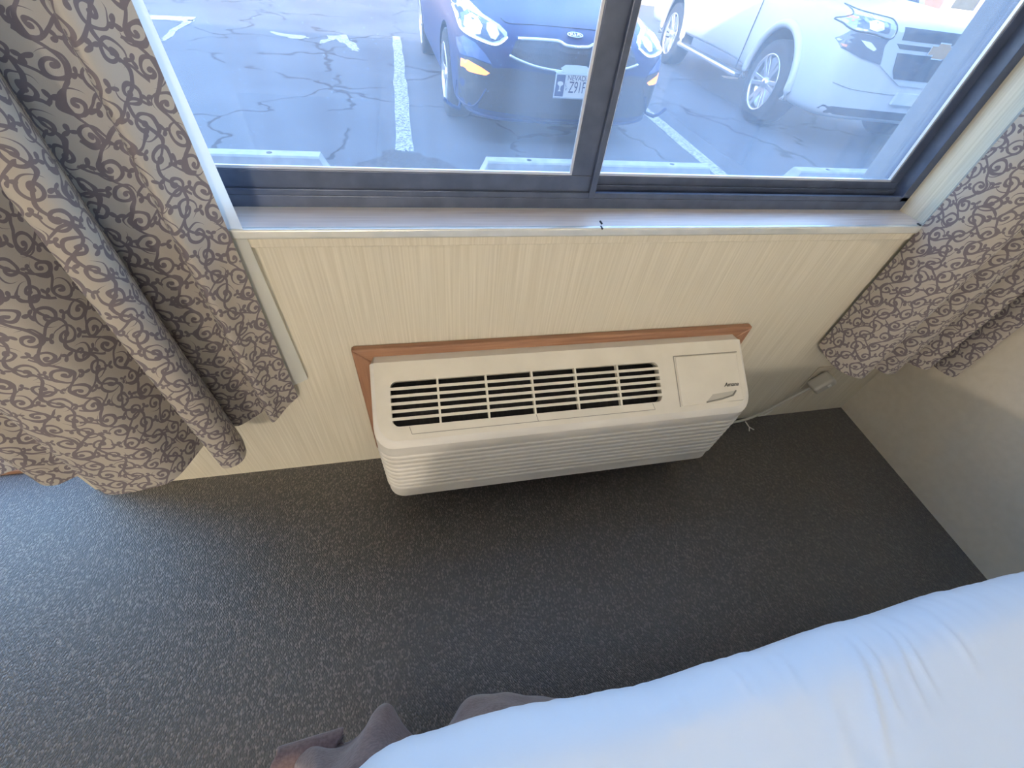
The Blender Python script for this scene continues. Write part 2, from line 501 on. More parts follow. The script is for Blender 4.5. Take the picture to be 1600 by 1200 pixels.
# right wall runs very slightly out of square
bm = bmesh.new()
a0 = Vector((XR, 0.0)); a1 = Vector((1.662, -.689)); dv = (a1 - a0).normalized(); e1 = a0 + dv * 3.95
pts = [(a0.x, a0.y), (e1.x, e1.y), (e1.x + .12, e1.y), (a0.x + .12, a0.y)]
A = [bm.verts.new((*p, -.03)) for p in pts]; B = [bm.verts.new((*p, CZ)) for p in pts]
for i in range(4): bm.faces.new((A[i], A[(i + 1) % 4], B[(i + 1) % 4], B[i]))
bm.faces.new(A[::-1]); bm.faces.new(B)
tag(obj('wall_right', bm, M_wall2), 'plain beige side wall beside the bed head', kind='structure')
tag(obj('wall_left', bx(-3.3, -3.2, -3.9, 0, -.03, CZ), M_wall2), 'plain beige wall across the room from the bed', kind='structure')
tag(obj('wall_back', bx(-3.3, 1.5, -4.0, -3.9, -.03, CZ), M_wall2), 'plain beige wall behind the bed', kind='structure')
tag(obj('ceiling', bx(-3.3, 1.9, -4.0, WT, CZ, CZ + .08), M_ceil), 'off-white ceiling of the room', kind='structure')
tag(obj('roof', bx(-14, 16, -9.0, .62, 2.60, 2.75), M_roof), 'flat roof with a short eave over the window', kind='structure')
bm = bmesh.new(); box(bm, -14, -6.0, -9, .2, GR, 2.6); box(bm, 7.0, 16, -9, .2, GR, 2.6); box(bm, -14, 16, -9, -8.9, GR, 2.6)
tag(obj('wall_neighbour', bm, M_ext), 'grey stucco walls of the neighbouring rooms', kind='structure')

# ------------------------------------------------------------------ window
win = thing('window_1', (0, 0, 0), label='bronze aluminium sliding window with two dusty panes', kind='structure')
FB = .862; FL, FR_, FT = WX0, WX1, WZ1
bm = bmesh.new()
box(bm, FL, FR_, .076, .146, .815, .838)            # sill track
box(bm, FL, FR_, .076, .086, .838, .850)            # inner lip
box(bm, FL, FR_, .104, .110, .838, .856)            # centre rib
box(bm, FL, FR_, .138, .146, .838, .858)            # outer lip
box(bm, FL, FR_, .076, .146, FT - .04, FT)
box(bm, FL, FL + .03, .076, .146, .838, FT - .04)
box(bm, FR_ - .026, FR_, .076, .146, .838, FT - .04)
obj('frame', bm, M_bronze, win, bev=.0015)
def sash(x0, x1, y0, y1, z0, z1, l, r, b, t, gm):
    s = bmesh.new()
    box(s, x0, x1, y0, y1, z0, z0 + b); box(s, x0, x1, y0, y1, z1 - t, z1)
    box(s, x0, x0 + l, y0, y1, z0 + b, z1 - t); box(s, x1 - r, x1, y0, y1, z0 + b, z1 - t)
    so = obj('sash', s, M_bronze, win, bev=.002)
    ym = (y0 + y1) / 2
    obj('pane', bx(x0 + l - .004, x1 - r + .004, ym - .002, ym + .002, z0 + b - .004, z1 - t + .004), gm, so)
    q = bmesh.new(); e = .005
    for yy in (y0 + .002,):
        box(q, x0 + l, x1 - r, yy, ym - .003, z0 + b, z0 + b + e); box(q, x0 + l, x1 - r, yy, ym - .003, z1 - t - e, z1 - t)
        box(q, x0 + l, x0 + l + e, yy, ym - .003, z0 + b + e, z1 - t - e); box(q, x1 - r - e, x1 - r, yy, ym - .003, z0 + b + e, z1 - t - e)
    obj('glazing_bead', q, M_gasket, so)
    return so
sash(FL + .03, .383, .083, .103, .843, FT - .042, .045, .050, .040, .04, M_glassL)
sash(.360, FR_ - .022, .111, .135, .843, FT - .042, .045, .030, .030, .04, M_glassR)
obj('mullion_post', bx(.378, .392, .074, .111, .838, FT - .04), M_bronze, win, bev=.002)
obj('window_sill', bx(WX0, WX1 - .0, -.006, .078, WZ0, .815), M_sill, win, bev=.002)
obj('sill_nosing', bx(WX0 - .02, WX1 + .012, -.017, -.004, .797, .8165), M_nose, win, bev=.004, seg=3)
obj('sill_apron', bx(WX0 - .02, WX1 + .012, -.009, 0, .776, .797), M_wall, win, bev=.002)
for (px, py) in ((940, 349), (941, 357), (1438, 352)):
    p = at(px, py, 1, -.017)
    obj('screw', prism([(p.x + .002 * math.cos(k * PI / 4), p.z + .002 * math.sin(k * PI / 4)) for k in range(8)], 1, -.0185, -.008), M_ink, win)

# ------------------------------------------------------------------ patio door, left of the wall end
door = thing('door_1', (0, 0, 0), label='sliding glass patio door with pale metal frame past the left curtain', kind='structure')
bm = bmesh.new()
box(bm, DX0, DX1, .125, .205, .012, .055); box(bm, DX0, DX1, .125, .205, DZ1 - .05, DZ1)
box(bm, DX0, DX0 + .05, .125, .205, .055, DZ1 - .05); box(bm, DX1 - .05, DX1, .125, .205, .055, DZ1 - .05)
box(bm, -2.0, -1.94, .135, .195, .055, DZ1 - .05)
M_doorf = mat('door_frame_metal', (.72, .73, .78), .3, metal=.3)
obj('frame', bm, M_doorf, door, bev=.003)
obj('pane', bx(DX0 + .05, -2.0, .160, .166, .055, DZ1 - .05), M_glassD, door)
obj('pane', bx(-1.94, DX1 - .05, .160, .166, .055, DZ1 - .05), M_glassD, door)
obj('threshold', bx(DX0, DX1, .085, .215, -.035, .012), M_wood, door, bev=.004)

# ------------------------------------------------------------------ wooden trim round the air conditioner
trim = thing('trim_2', (0, 0, 0), label='brown wooden trim boards framing the air conditioner', kind='structure')
tx0, tx1, tz1, tz0 = -.178, .943, .509, .085
def board(pts, m_):
    o = obj('trim_board', prism(pts, 1, -.020, 0), m_, trim, bev=.004, seg=3)
    return o
tw = .040
board([(tx0, tz1), (tx1, tz1), (tx1 - tw, tz1 - tw), (tx0 + tw, tz1 - tw)], M_wood)
board([(tx0, tz1), (tx0 + tw, tz1 - tw), (tx0 + tw, tz0 + tw), (tx0, tz0)], M_woodv)
board([(tx1, tz1), (tx1, tz0), (tx1 - tw, tz0 + tw), (tx1 - tw, tz1 - tw)], M_woodv)
board([(tx0, tz0), (tx0 + tw, tz0 + tw), (tx1 - tw, tz0 + tw), (tx1, tz0)], M_wood)

# ================================================================== AIR CONDITIONER
ac = thing('air_conditioner', (0, 0, 0), label='white through-wall air conditioner with slatted top grille under the window', cat='air conditioner')
X0, X1 = -.1388, .8972
YT, ZT, YF, ZC, ZB = -.045, .4887, -.2147, .3694, .1009
def slope(x, s, up=0.):
    """point on the slanted top panel, s from back (0) to front (1), up = height above it"""
    nrm = Vector((0, -.576, .8172))
    return Vector((x, YT + (YF - YT) * s, ZT + (ZC - ZT) * s)) + nrm * up
def acpanel(x0, x1, s0, s1, up0=-.004, up1=0.0, bm=None):
    bm = bm or bmesh.new()
    v = []
    for up in (up0, up1):
        for (x, s) in ((x0, s0), (x1, s0), (x1, s1), (x0, s1)):
            v.append(bm.verts.new(slope(x, s, up)))
    for f in ((0, 3, 2, 1), (4, 5, 6, 7), (0, 1, 5, 4), (1, 2, 6, 5), (2, 3, 7, 6), (3, 0, 4, 7)):
        bm.faces.new([v[i] for i in f])
    return bm
GX0, GX1, GS0, GS1 = -.094, .622, .235, .765      # grille opening
# housing: plan outline with rounded front corners, carried round top edge, front and bottom
RC = .045
def plan(inset, yf):
    """half-open outline from the back left corner round the front to the back right corner"""
    pts = [(X0 + inset, YT)]
    r = RC
    for k in range(7):
        a = PI + k / 6 * PI / 2
        pts.append((X0 + inset + r + r * math.cos(a), yf + r + r * math.sin(a)))
    for k in range(7):
        a = 1.5 * PI + k / 6 * PI / 2
        pts.append((X1 - inset - r + r * math.cos(a), yf + r + r * math.sin(a)))
    pts.append((X1 - inset, YT))
    return pts
bm = bmesh.new()
def top_z(y): return ZT + (ZC - ZT) * (y - YT) / (YF - YT)
rings = []
spec = [(.010, YF + .012, None, .0), (.003, YF + .004, None, -.002), (.0, YF, None, -.006), (.0, YF, ZC - .028, 0), (.0015, YF + .002, ZC - .030, 0),
        (.004, YF + .008, ZB + .035, 0), (.004, YF + .007, ZB + .010, 0), (.008, YF + .012, ZB + .003, 0), (.016, YF + .022, ZB, 0)]
for ins, yf, z, dz in spec:
    rings.append([bm.verts.new((x, y, (top_z(max(y, YF)) if z is None else min(z, top_z(y))) + dz)) for x, y in plan(ins, yf)])
for A, B in zip(rings, rings[1:]):
    for k in range(len(A) - 1):
        bm.faces.new((A[k], A[k + 1], B[k + 1], B[k]))
# back edge strip: close towards the wall so that the case meets the sleeve
back = [bm.verts.new((x, -.012, z)) for x, z in ((X0 + .012, ZT - .004), (X0 + .012, ZB), (X1 - .012, ZB), (X1 - .012, ZT - .004))]
bm.faces.new([r[0] for r in rings] + [back[1], back[0]])
bm.faces.new([r[-1] for r in rings][::-1] + [back[3], back[2]])
bm.faces.new([rings[0][0], back[0], back[3], rings[0][-1]])
bm.faces.new(rings[-1] + [back[2], back[1]])
case = obj('case', bm, M_pvcf, ac, smooth=False)
for p in case.data.polygons: p.use_smooth = len(p.vertices) == 4
case.data.set_sharp_from_angle(angle=math.radians(28))
# slanted top panel with the grille hole
bm = bmesh.new()
xa, xb = X0 + .010, X1 - .010
def ring_plan_top():
    out = []
    for x, y in plan(.010, YF + .012):
        out.append((x, (y - YT) / (YF - YT)))
    return out
def rrect(x0, x1, s0, s1, rx, n=5):
    rs = rx / .2077
    out = []
    for (cx, cs, a0) in ((x1 - rx, s0 + rs, -PI / 2), (x1 - rx, s1 - rs, 0), (x0 + rx, s1 - rs, PI / 2), (x0 + rx, s0 + rs, PI)):
        for k in range(n):
            a = a0 + k / (n - 1) * PI / 2
            out.append((cx + rx * math.cos(a), cs + rs * math.sin(a)))
    return out
outer = ring_plan_top()
hole = rrect(GX0, GX1, GS0, GS1, .016)
def fill(loops, up):
    b2 = bmesh.new(); edges = []
    for lp in loops:
        vs = [b2.verts.new(slope(x, s, up)) for x, s in lp]
        for i in range(len(vs)): edges.append(b2.edges.new((vs[i], vs[(i + 1) % len(vs)])))
    bmesh.ops.triangle_fill(b2, use_beauty=True, use_dissolve=False, edges=edges)
    return b2
bm = fill([outer, hole], .0005)
# inward lip of the hole
for i in range(len(hole)):
    p, q = hole[i], hole[(i + 1) % len(hole)]
    vs = [bm.verts.new(slope(*p, .0005)), bm.verts.new(slope(*q, .0005)), bm.verts.new(slope(*q, -.022)), bm.verts.new(slope(*p, -.022))]
    bm.faces.new(vs)
obj('top_panel', bm, M_pvc, ac)
obj('coil', acpanel(GX0 - .02, GX1 + .02, GS0 - .06, GS1 + .06, -.050, -.040), M_coil, ac)
# slats and uprights
ns = 6
for k in range(1, ns):
    s = GS0 + (GS1 - GS0) * k / ns
    bm = bmesh.new()
    # slat leaning forward: thin blade
    v = []
    for x in (GX0 - .002, GX1 + .002):
        for (ds, up) in ((-.019, .001), (.017, .001), (.008, -.014), (-.008, -.014)):
            v.append(bm.verts.new(slope(x, s + ds, up)))
    for f in ((0, 1, 2, 3), (7, 6, 5, 4), (0, 4, 5, 1), (1, 5, 6, 2), (2, 6, 7, 3), (3, 7, 4, 0)):
        bm.faces.new([v[i] for i in f])
    obj('slat', bm, M_pvc, ac)
for x in (.02, .141, .261, .380, .500):
    obj('grille_upright', acpanel(x - .0025, x + .0025, GS0 - .005, GS1 + .005, -.012, .0018), M_pvc, ac)
# seams of the lift-off front and filter doors
def seam(pts, wdt=.0016, name='seam', up=.0009):
    bm = bmesh.new()
    for (xa_, sa), (xb_, sb) in zip(pts, pts[1:]):
        A_, B_ = slope(xa_, sa, up), slope(xb_, sb, up)
        d = (B_ - A_).normalized(); n_ = Vector((0, -.576, .8172)); t = d.cross(n_) * wdt * .5
        bm.faces.new([bm.verts.new(q) for q in (A_ - t, B_ - t, B_ + t, A_ + t)])
    return obj(name, bm, M_seam, ac)
seam([(-.055, .775), (-.050, .865), (.255, .862), (.595, .862), (.590, .775)])
seam([(.262, .775), (.266, .862)])
# control door with finger pull
cd_ = obj('control_door', acpanel(.676, .872, .185, .855, -.002, .004), M_pvc, ac, bev=.003, seg=3)
seam([(.672, .862), (.672, .178), (.876, .178)], .003)
pull = bmesh.new()
for up, ring in ((.0046, [(.752, .83), (.775, .735), (.846, .715), (.846, .745), (.825, .80)]),):
    pull.faces.new([pull.verts.new(slope(x, s, up)) for x, s in ring])
po = obj('finger_pull', pull, mat('pull_recess', (.50, .48, .42), .6), cd_)
bm = tube([slope(.752, .835, .005), slope(.800, .812, .006), slope(.838, .775, .006), slope(.850, .715, .005)], .0022, 8)
obj('pull_lip', bm, M_seam, cd_)
me = text_mesh('Amana', .0165, .0004, .35)
lg = mobj('brand_lettering', me, M_ink, cd_)
ex = Vector((1, 0, 0)); ez = Vector((0, -.576, .8172)); ey = ez.cross(ex)
lg.matrix_world = Matrix(((ex.x, ey.x, ez.x, 0), (ex.y, ey.y, ez.y, 0), (ex.z, ey.z, ez.z, 0), (0, 0, 0, 1)))
lg.location = slope(.838, .625, .0046)
# horizontal ribs on the front face, wrapping round the corners
nr = 9
for k in range(nr):
    z = ZC - .052 - k * .0205
    f = (ZC - .030 - z) / (ZC - .030 - ZB - .035)
    off = .002 + .006 * f
    bm = bmesh.new()
    P1 = plan(.0015 + .0025 * f, YF + off)[0:]
    prof = ((.000, .0080), (-.0026, .0050), (-.0030, .000), (.000, -.0085))
    rr = []
    for (d, dz) in prof:
        pl = plan(.0015 + .0025 * f + d, YF + off + d)
        rr.append([bm.verts.new((x, y, z + dz)) for x, y in pl[1:-1]])
    for A, B in zip(rr, rr[1:]):
        for i in range(len(A) - 1): bm.faces.new((A[i], A[i + 1], B[i + 1], B[i]))
    obj('front_rib', bm, M_pvcf, ac, smooth=True)
# metal sleeve seen between the trim and the case
bm = bmesh.new()
box(bm, AX0 - .0, AX1 + .0, -.012, .20, AZ1 - .010, AZ1 - .002)
box(bm, AX0 + .002, AX0 + .008, -.012, .20, AZ0 + .004, AZ1 - .010); box(bm, AX1 - .008, AX1 - .002, -.012, .20, AZ0 + .004, AZ1 - .010)
obj('sleeve', bm, M_galv, trim)
obj('sleeve_flange', bx(X0 + .012, X1 - .012, YT + .001, -.013, ZT - .018, ZT - .008), M_galv, ac)

# ------------------------------------------------------------------ power cord with moulded plug, wall outlet
outlet = thing('wall_outlet', (0, 0, 0), label='beige wall outlet low beside the air conditioner, by the room corner', cat='outlet')
oc = Vector((1.405, 0, .222))
obj('cover_plate', bx(oc.x - .036, oc.x + .036, -.006, 0, oc.z - .058, oc.z + .058), mat('outlet_plastic', (.58, .53, .43), .5), outlet, bev=.003)
obj('socket', bx(oc.x - .017, oc.x + .017, -.008, -.004, oc.z - .040, oc.z + .040), mat('socket_plastic', (.54, .49, .40), .5), outlet, bev=.003)
cord = thing('power_cord', (0, 0, 0), label='pale power cord running from air conditioner along wall to outlet', cat='cord')
cp = [Vector((.90, -.035, .13)), Vector((.99, -.03, .045)), Vector((1.10, -.026, .020)), Vector((1.19, -.024, .022)), Vector((1.26, -.022, .055)), Vector((1.305, -.022, .105)), Vector((1.345, -.026, .160)), Vector((1.372, -.03, .20))]
obj('cable', tube(catmull(cp, 60), .0048, 10), M_cord, cord, smooth=True)
pl = obj('plug', bx(-.023, .023, -.024, .024, -.038, .038), M_cord, cord, smooth=False, bev=.010, seg=4)
pl.location = (1.395, -.033, .228); pl.rotation_euler = (0, math.radians(38), 0)
obj('plug_button', bx(-.008, .008, -.002, .002, -.006, .006), M_tie, pl, bev=.001).location = (0, -.025, .012)
for (p, pts) in ((Vector((1.20, -.03, .02)), ((0, 0, 0), (.012, -.02, -.012), (.03, -.03, -.018))), (Vector((1.20, -.03, .02)), ((.0, 0, 0), (.012, -.02, -.012), (.006, -.034, -.018))), (Vector((1.262, -.03, .058)), ((-.02, 0, -.01), (0, -.004, 0), (.012, -.006, .03)))):
    obj('twist_tie', tube([p + Vector(q) for q in pts], .0022, 6), M_tie, cord, smooth=True)

# ================================================================== CURTAINS
def cloth(name, hem, top, z0f, z1, material, parent, nz_=46, nu=340, wav=.004, seed=0, uoff=0., thick=0.):
    """hang a cloth: plan curve at the hem blended into the plan curve at the rod"""
    A = catmull([(x, y, 0) for x, y in hem], nu)
    B = catmull([(x, y, 0) for x, y in top], nu)
    ul = [0.]
    for i in range(1, nu): ul.append(ul[-1] + (A[i] - A[i - 1]).length)
    bm = bmesh.new(); uvl = bm.loops.layers.uv.new('UVMap')
    grid = []
    for j in range(nz_):
        t = j / (nz_ - 1)
        row = []
        for i in range(nu):
            z0 = z0f(i / (nu - 1))
            z = z0 + (z1 - z0) * t
            h = (z - .3) / (z1 - .3)
            k = max(0., min(1., h)) ** 1.3
            p = A[i].lerp(B[i], k)
            n_ = noise.noise(Vector((p.x * 9 + seed, p.y * 9, z * 2.3))) * wav
            row.append(bm.verts.new((p.x + n_ * .6, p.y + n_, z)))
        grid.append(row)
    for j in range(nz_ - 1):
        for i in range(nu - 1):
            f = bm.faces.new((grid[j][i], grid[j][i + 1], grid[j + 1][i + 1], grid[j + 1][i]))
            f.smooth = True
            idx = ((j, i), (j, i + 1), (j + 1, i + 1), (j + 1, i))
            for lp, (jj, ii) in zip(f.loops, idx):
                lp[uvl].uv = (ul[ii] + uoff, grid[jj][ii].co.z)
    me = bpy.data.meshes.new(name); bm.to_mesh(me); bm.free()
    return mobj(name, me, material, parent)
def top_folds(x0, x1, n, yc, amp):
    return [(x0 + (x1 - x0) * i / n, yc + (amp if i % 2 else -amp)) for i in range(n + 1)]
def lerp_list(v):
    def f(u):
        t = u * (len(v) - 1); k = min(int(t), len(v) - 2); return v[k] + (v[k + 1] - v[k]) * (t - k)
    return f
curL = thing('curtain', (-.7, -.1, .3), label='vine-patterned curtain hanging between the patio door and the window', cat='curtain', group='vine-patterned window curtains')
def unparent_offset(par, *obs):
    for o in obs: o.location = o.location - par.location
hemL = [(-.335, -.020), (-.362, -.046), (-.386, -.078), (-.404, -.066), (-.420, -.032), (-.446, -.048), (-.478, -.066), (-.505, -.058), (-.478, -.085), (-.452, -.140), (-.462, -.172), (-.497, -.176),
        (-.516, -.120), (-.545, -.080), (-.590, -.183), (-.640, -.205), (-.700, -.212), (-.735, -.195), (-.745, -.150), (-.790, -.150), (-.830, -.172), (-.868, -.160), (-.880, -.110), (-.930, -.120), (-.975, -.140), (-1.03, -.100)]
topL = [(-.290, -.050), (-.315, -.060), (-.338, -.094), (-.358, -.082), (-.376, -.044), (-.402, -.060), (-.436, -.076), (-.462, -.070), (-.448, -.095), (-.432, -.145), (-.445, -.178), (-.475, -.178),
        (-.494, -.110), (-.525, -.070), (-.560, -.168), (-.600, -.190), (-.650, -.195), (-.685, -.170), (-.700, -.130), (-.740, -.130), (-.785, -.160), (-.820, -.150), (-.840, -.100), (-.890, -.110), (-.930, -.130), (-.98, -.090)]
fab = cloth('fabric', hemL, topL, lerp_list([.362, .335, .325, .31, .305, .30, .295, .30, .30, .30, .31]), 2.10, M_curtain, curL, seed=3)
lin = cloth('lining', [(-.298, -.010), (-.33, -.008), (-.40, -.012), (-.55, -.020), (-.75, -.05), (-.95, -.07)], [(-.337, -.030), (-.35, -.030), (-.39, -.035), (-.52, -.04), (-.72, -.06), (-.93, -.06)], lerp_list([.415, .385, .375, .37]), 2.10, M_lining, curL, nu=60, wav=.002)
unparent_offset(curL, fab, lin)
curR = thing('curtain', (1.45, -.1, .35), label='vine-patterned curtain gathered in the corner against the side wall', cat='curtain', group='vine-patterned window curtains')
hemR = [(1.262, -.012), (1.266, -.045), (1.278, -.085), (1.310, -.122), (1.352, -.138), (1.388, -.120), (1.390, -.070), (1.420, -.060), (1.462, -.118), (1.485, -.125), (1.520, -.118), (1.540, -.095),
        (1.535, -.040), (1.556, -.025), (1.580, -.090), (1.602, -.128), (1.628, -.134), (1.640, -.105), (1.646, -.110), (1.640, -.155), (1.650, -.185), (1.668, -.180), (1.678, -.12)]
topR = [(1.235, -.030), (1.238, -.055), (1.250, -.090), (1.285, -.125), (1.330, -.140), (1.366, -.120), (1.372, -.072), (1.405, -.060), (1.450, -.112), (1.478, -.122), (1.510, -.114), (1.530, -.090),
        (1.526, -.040), (1.550, -.025), (1.574, -.085), (1.598, -.122), (1.624, -.130), (1.636, -.105), (1.642, -.110), (1.636, -.150), (1.646, -.178), (1.664, -.172), (1.674, -.11)]
fabR = cloth('fabric', hemR, topR, lerp_list([.405, .375, .365, .365, .36, .365, .375, .38, .39, .40]), 2.10, M_curtain, curR, seed=11, uoff=.37)
linR = cloth('lining', [(1.275, -.006), (1.34, -.012), (1.45, -.02), (1.6, -.03), (1.67, -.03)], [(1.222, -.02), (1.30, -.02), (1.42, -.025), (1.58, -.03), (1.66, -.03)], lerp_list([.43, .42, .42]), 2.10, M_lining, curR, nu=50, wav=.001)
unparent_offset(curR, fabR, linR)
rod = thing('curtain_rod', (0, -.11, 2.13), label='metal curtain rod above the window', cat='curtain rod')
rp_ = obj('pole', tube([(-1.15, 0, 0), (1.655, 0, 0)], .011, 12), M_rod, rod, smooth=True)
for x in (-.9, .2, 1.22):
    obj('bracket', bx(x - .01, x + .01, -.008, .11, -.02, -.008), M_rod, rod)
for x in (-1.16,):
    obj('finial', tube([(x - .03, 0, 0), (x - .015, 0, 0), (x, 0, 0), (x + .012, 0, 0)], lambda t: .006 + .016 * math.sin(PI * min(1, t + .15)), 12), M_rod, rod, smooth=True)

# ================================================================== BED
bed = thing('bed', (.75, -1.5, 0), label='bed made with a pale white sheet beside the window wall', cat='bed')
BX0, BX1, BY1, BY0, BZ = -.150, 1.572, -.752, -1.80, .563
def bed_edge(x):
    k = max(0., min(1., (x - .35) / .65))
    return BY1 - .003 + .023 * k * k * (3 - 2 * k) + .004 * noise.noise(Vector((x * 6, 0, 0))) + .0022 * noise.noise(Vector((x * 22, 3, 0))) + .0012 * noise.noise(Vector((x * 60, 7, 0)))
RIDGES = []
for (a_, b_, c_, d_, wd, hh) in ((1338, 1005, 1388, 1200, .0065, .0075), (1352, 1000, 1400, 1120, .0055, .006), (1392, 985, 1440, 1110, .005, .005), (1410, 985, 1460, 1090, .005, .004), (1470, 965, 1530, 1060, .007, .004),
                                 (1150, 1035, 1175, 1090, .006, .003), (1010, 1130, 1095, 1080, .010, .003), (1070, 1045, 1062, 1120, .006, .0025), (1290, 1060, 1320, 1200, .012, .004), (1230, 1010, 1250, 1090, .007, .003), (1040, 1150, 1110, 1105, .008, .003), (640, 1180, 700, 1145, .008, .002)):
    p_, q_ = at(a_, b_, 2, BZ), at(c_, d_, 2, BZ)
    RIDGES.append((p_.x, p_.y, q_.x, q_.y, wd, hh))
def sheet_mesh():
    bm = bmesh.new(); nx, nv = 420, 170
    rows = []
    L1, Rr = .30, .07      # drop below the edge, edge radius
    for i in range(nx):
        tx = i / (nx - 1)
        x = BX0 + (BX1 - BX0) * tx
        row = []
        for j in range(nv):
            # path across the bed: hanging side, rounded edge, top, far edge, far side
            s = j / (nv - 1)
            yE = bed_edge(x)
            arc = Rr * PI / 2
            drop = .16
            total = drop + arc + .52 + .9
            # denser near the edge
            d = total * (s ** 1.6)
            if d < drop:
                y, z, n_ = yE, BZ - Rr - (drop - d), Vector((0, 1, 0))
            elif d < drop + arc:
                a = (d - drop) / Rr
                y, z = yE - Rr + Rr * math.cos(a), BZ - Rr + Rr * math.sin(a)
                n_ = Vector((0, math.cos(a), math.sin(a)))
            else:
                y, z, n_ = yE - Rr - (d - drop - arc), BZ, Vector((0, 0, 1))
            p = Vector((x, y, z))
            # foot end rounding
            q = (x - BX0)
            if q < .09:
                k = 1 - q / .09
                down = .09 * (1 - math.sqrt(max(0, 1 - k * k)))
                p.z -= down; p.y -= down * .55 * (1 - max(0., min(1., (d - drop) / arc)))
            h = noise.noise(Vector((x * 3.1, y * 2.6, 1.3))) * .006
            h += noise.noise(Vector((x * 9, y * 5, 4.))) * .003 + noise.noise(Vector((x * 26 + y * 9, y * 7, 9.))) * .0012
            # drawn ridges running across the mattress
            for (ax, ay, bx_, by_, wdt, hh) in RIDGES:
                ux, uy = bx_ - ax, by_ - ay; L2 = ux * ux + uy * uy
                t = ((x - ax) * ux + (y - ay) * uy) / L2
                if -.1 < t < 1.1:
                    dist = ((x - ax) * uy - (y - ay) * ux) / math.sqrt(L2) + .0015 * math.sin(t * 7 + ax * 30)
                    if abs(dist) < .05:
                        h += .7 * hh * max(0, math.sin(PI * (t + .1) / 1.2)) * (math.exp(-(dist / wdt) ** 2) - .35 * math.exp(-((dist + 1.8 * wdt) / wdt) ** 2))
            p += n_ * h
            row.append(bm.verts.new(p))
        rows.append(row)
    for i in range(nx - 1):
        for j in range(nv - 1):
            f = bm.faces.new((rows[i][j], rows[i + 1][j], rows[i + 1][j + 1], rows[i][j + 1])); f.smooth = True
    # foot end panel
    v = [bm.verts.new((BX0, r.co.y, .34)) for r in rows[0]]
    for j in range(nv - 1): bm.faces.new((rows[0][j], rows[0][j + 1], v[j + 1], v[j]))
    return bm
so = obj('sheet', sheet_mesh(), M_sheet, bed)
mo = obj('mattress', bx(BX0 + .03, BX1, BY0, BY1 - .03, .335, BZ - .03), M_sheet, bed, bev=.05, seg=4)
bo = obj('box_spring', bx(BX0 + .04, BX1, BY0, BY1 - .035, .12, .333), M_box, bed, bev=.02, seg=3)
lo_ = []
for x in (BX0 + .12, BX1 - .1):
    for y in (BY0 + .1, BY1 - .15):
        lo_.append(obj('leg', bx(x - .03, x + .03, y - .03, y + .03, 0, .13), M_headboard, bed, bev=.004))
hb = obj('headboard', bx(BX1 + .001, BX1 + .022, -1.78, -.85, .30, .75), M_headboard, bed, bev=.006)
unparent_offset(bed, so, mo, bo, hb, *lo_)

# brown blanket spilling out from under the sheet
bl = thing('blanket', (0, -.74, .2), label='brown fleece blanket edge poking out under the white sheet', cat='blanket')
low = [(-.185, -1.25), (-.215, -1.10), (-.190, -.96), (-.205, -.85), (-.285, -.770), (-.308, -.735), (-.275, -.716), (-.225, -.728), (-.19, -.728), (-.165, -.712), (-.148, -.690), (-.132, -.683), (-.118, -.692), (-.100, -.722), (-.07, -.752), (-.035, -.752), (-.012, -.735), (.015, -.712), (.045, -.704), (.09, -.708), (.14, -.722), (.22, -.742), (.34, -.752), (.5, -.758)]
up = [(-.165, -1.25), (-.168, -1.10), (-.165, -.96), (-.168, -.85), (-.175, -.815), (-.185, -.80), (-.19, -.792), (-.19, -.788), (-.18, -.785), (-.165, -.78), (-.150, -.775), (-.135, -.772), (-.118, -.775), (-.100, -.785), (-.07, -.79), (-.035, -.79), (-.012, -.785), (.015, -.78), (.045, -.778), (.09, -.780), (.14, -.785), (.22, -.79), (.34, -.79), (.5, -.79)]
A = catmull([(x, y, 0) for x, y in low], 220); B = catmull([(x, y, 0) for x, y in up], 220)
bm = bmesh.new(); rows = []
for j in range(16):
    t = j / 15
    rows.append([bm.verts.new((a.x + (b.x - a.x) * t, a.y + (b.y - a.y) * t ** 1.5 + .004 * noise.noise(Vector((a.x * 20, t * 4, 0))), .19 + .20 * t)) for a, b in zip(A, B)])
for a, b in zip(rows, rows[1:]):
    for i in range(219):
        f = bm.faces.new((a[i], a[i + 1], b[i + 1], b[i])); f.smooth = True
o1 = obj('fold', bm, M_blanket, bl, smooth=True)
sm = o1.modifiers.new('thickness', 'SOLIDIFY'); sm.thickness = .006; sm.offset = -1
# curled edge at the foot: an open roll
bm = bmesh.new(); rows = []
for i in range(24):
    t = i / 23; x = -.306 + .10 * t
    c = Vector((x, -.738 + .008 * t, .215 + .02 * (1 - t)))
    rows.append([bm.verts.new(c + Vector((.006 * math.sin(a * 2), (.010 + .012 * k / 27) * 1.1 * math.cos(a), (.010 + .012 * k / 27) * 1.1 * math.sin(a)))) for k, a in ((k, .4 + k / 27 * 2.9 * PI) for k in range(28))])
for a, b in zip(rows, rows[1:]):
    for k in range(27):
        f = bm.faces.new((a[k], a[k + 1], b[k + 1], b[k])); f.smooth = True
o2 = obj('rolled_edge', bm, M_blanket, bl, smooth=True)
sm = o2.modifiers.new('thickness', 'SOLIDIFY'); sm.thickness = .005; sm.offset = 0
unparent_offset(bl, o1, o2)

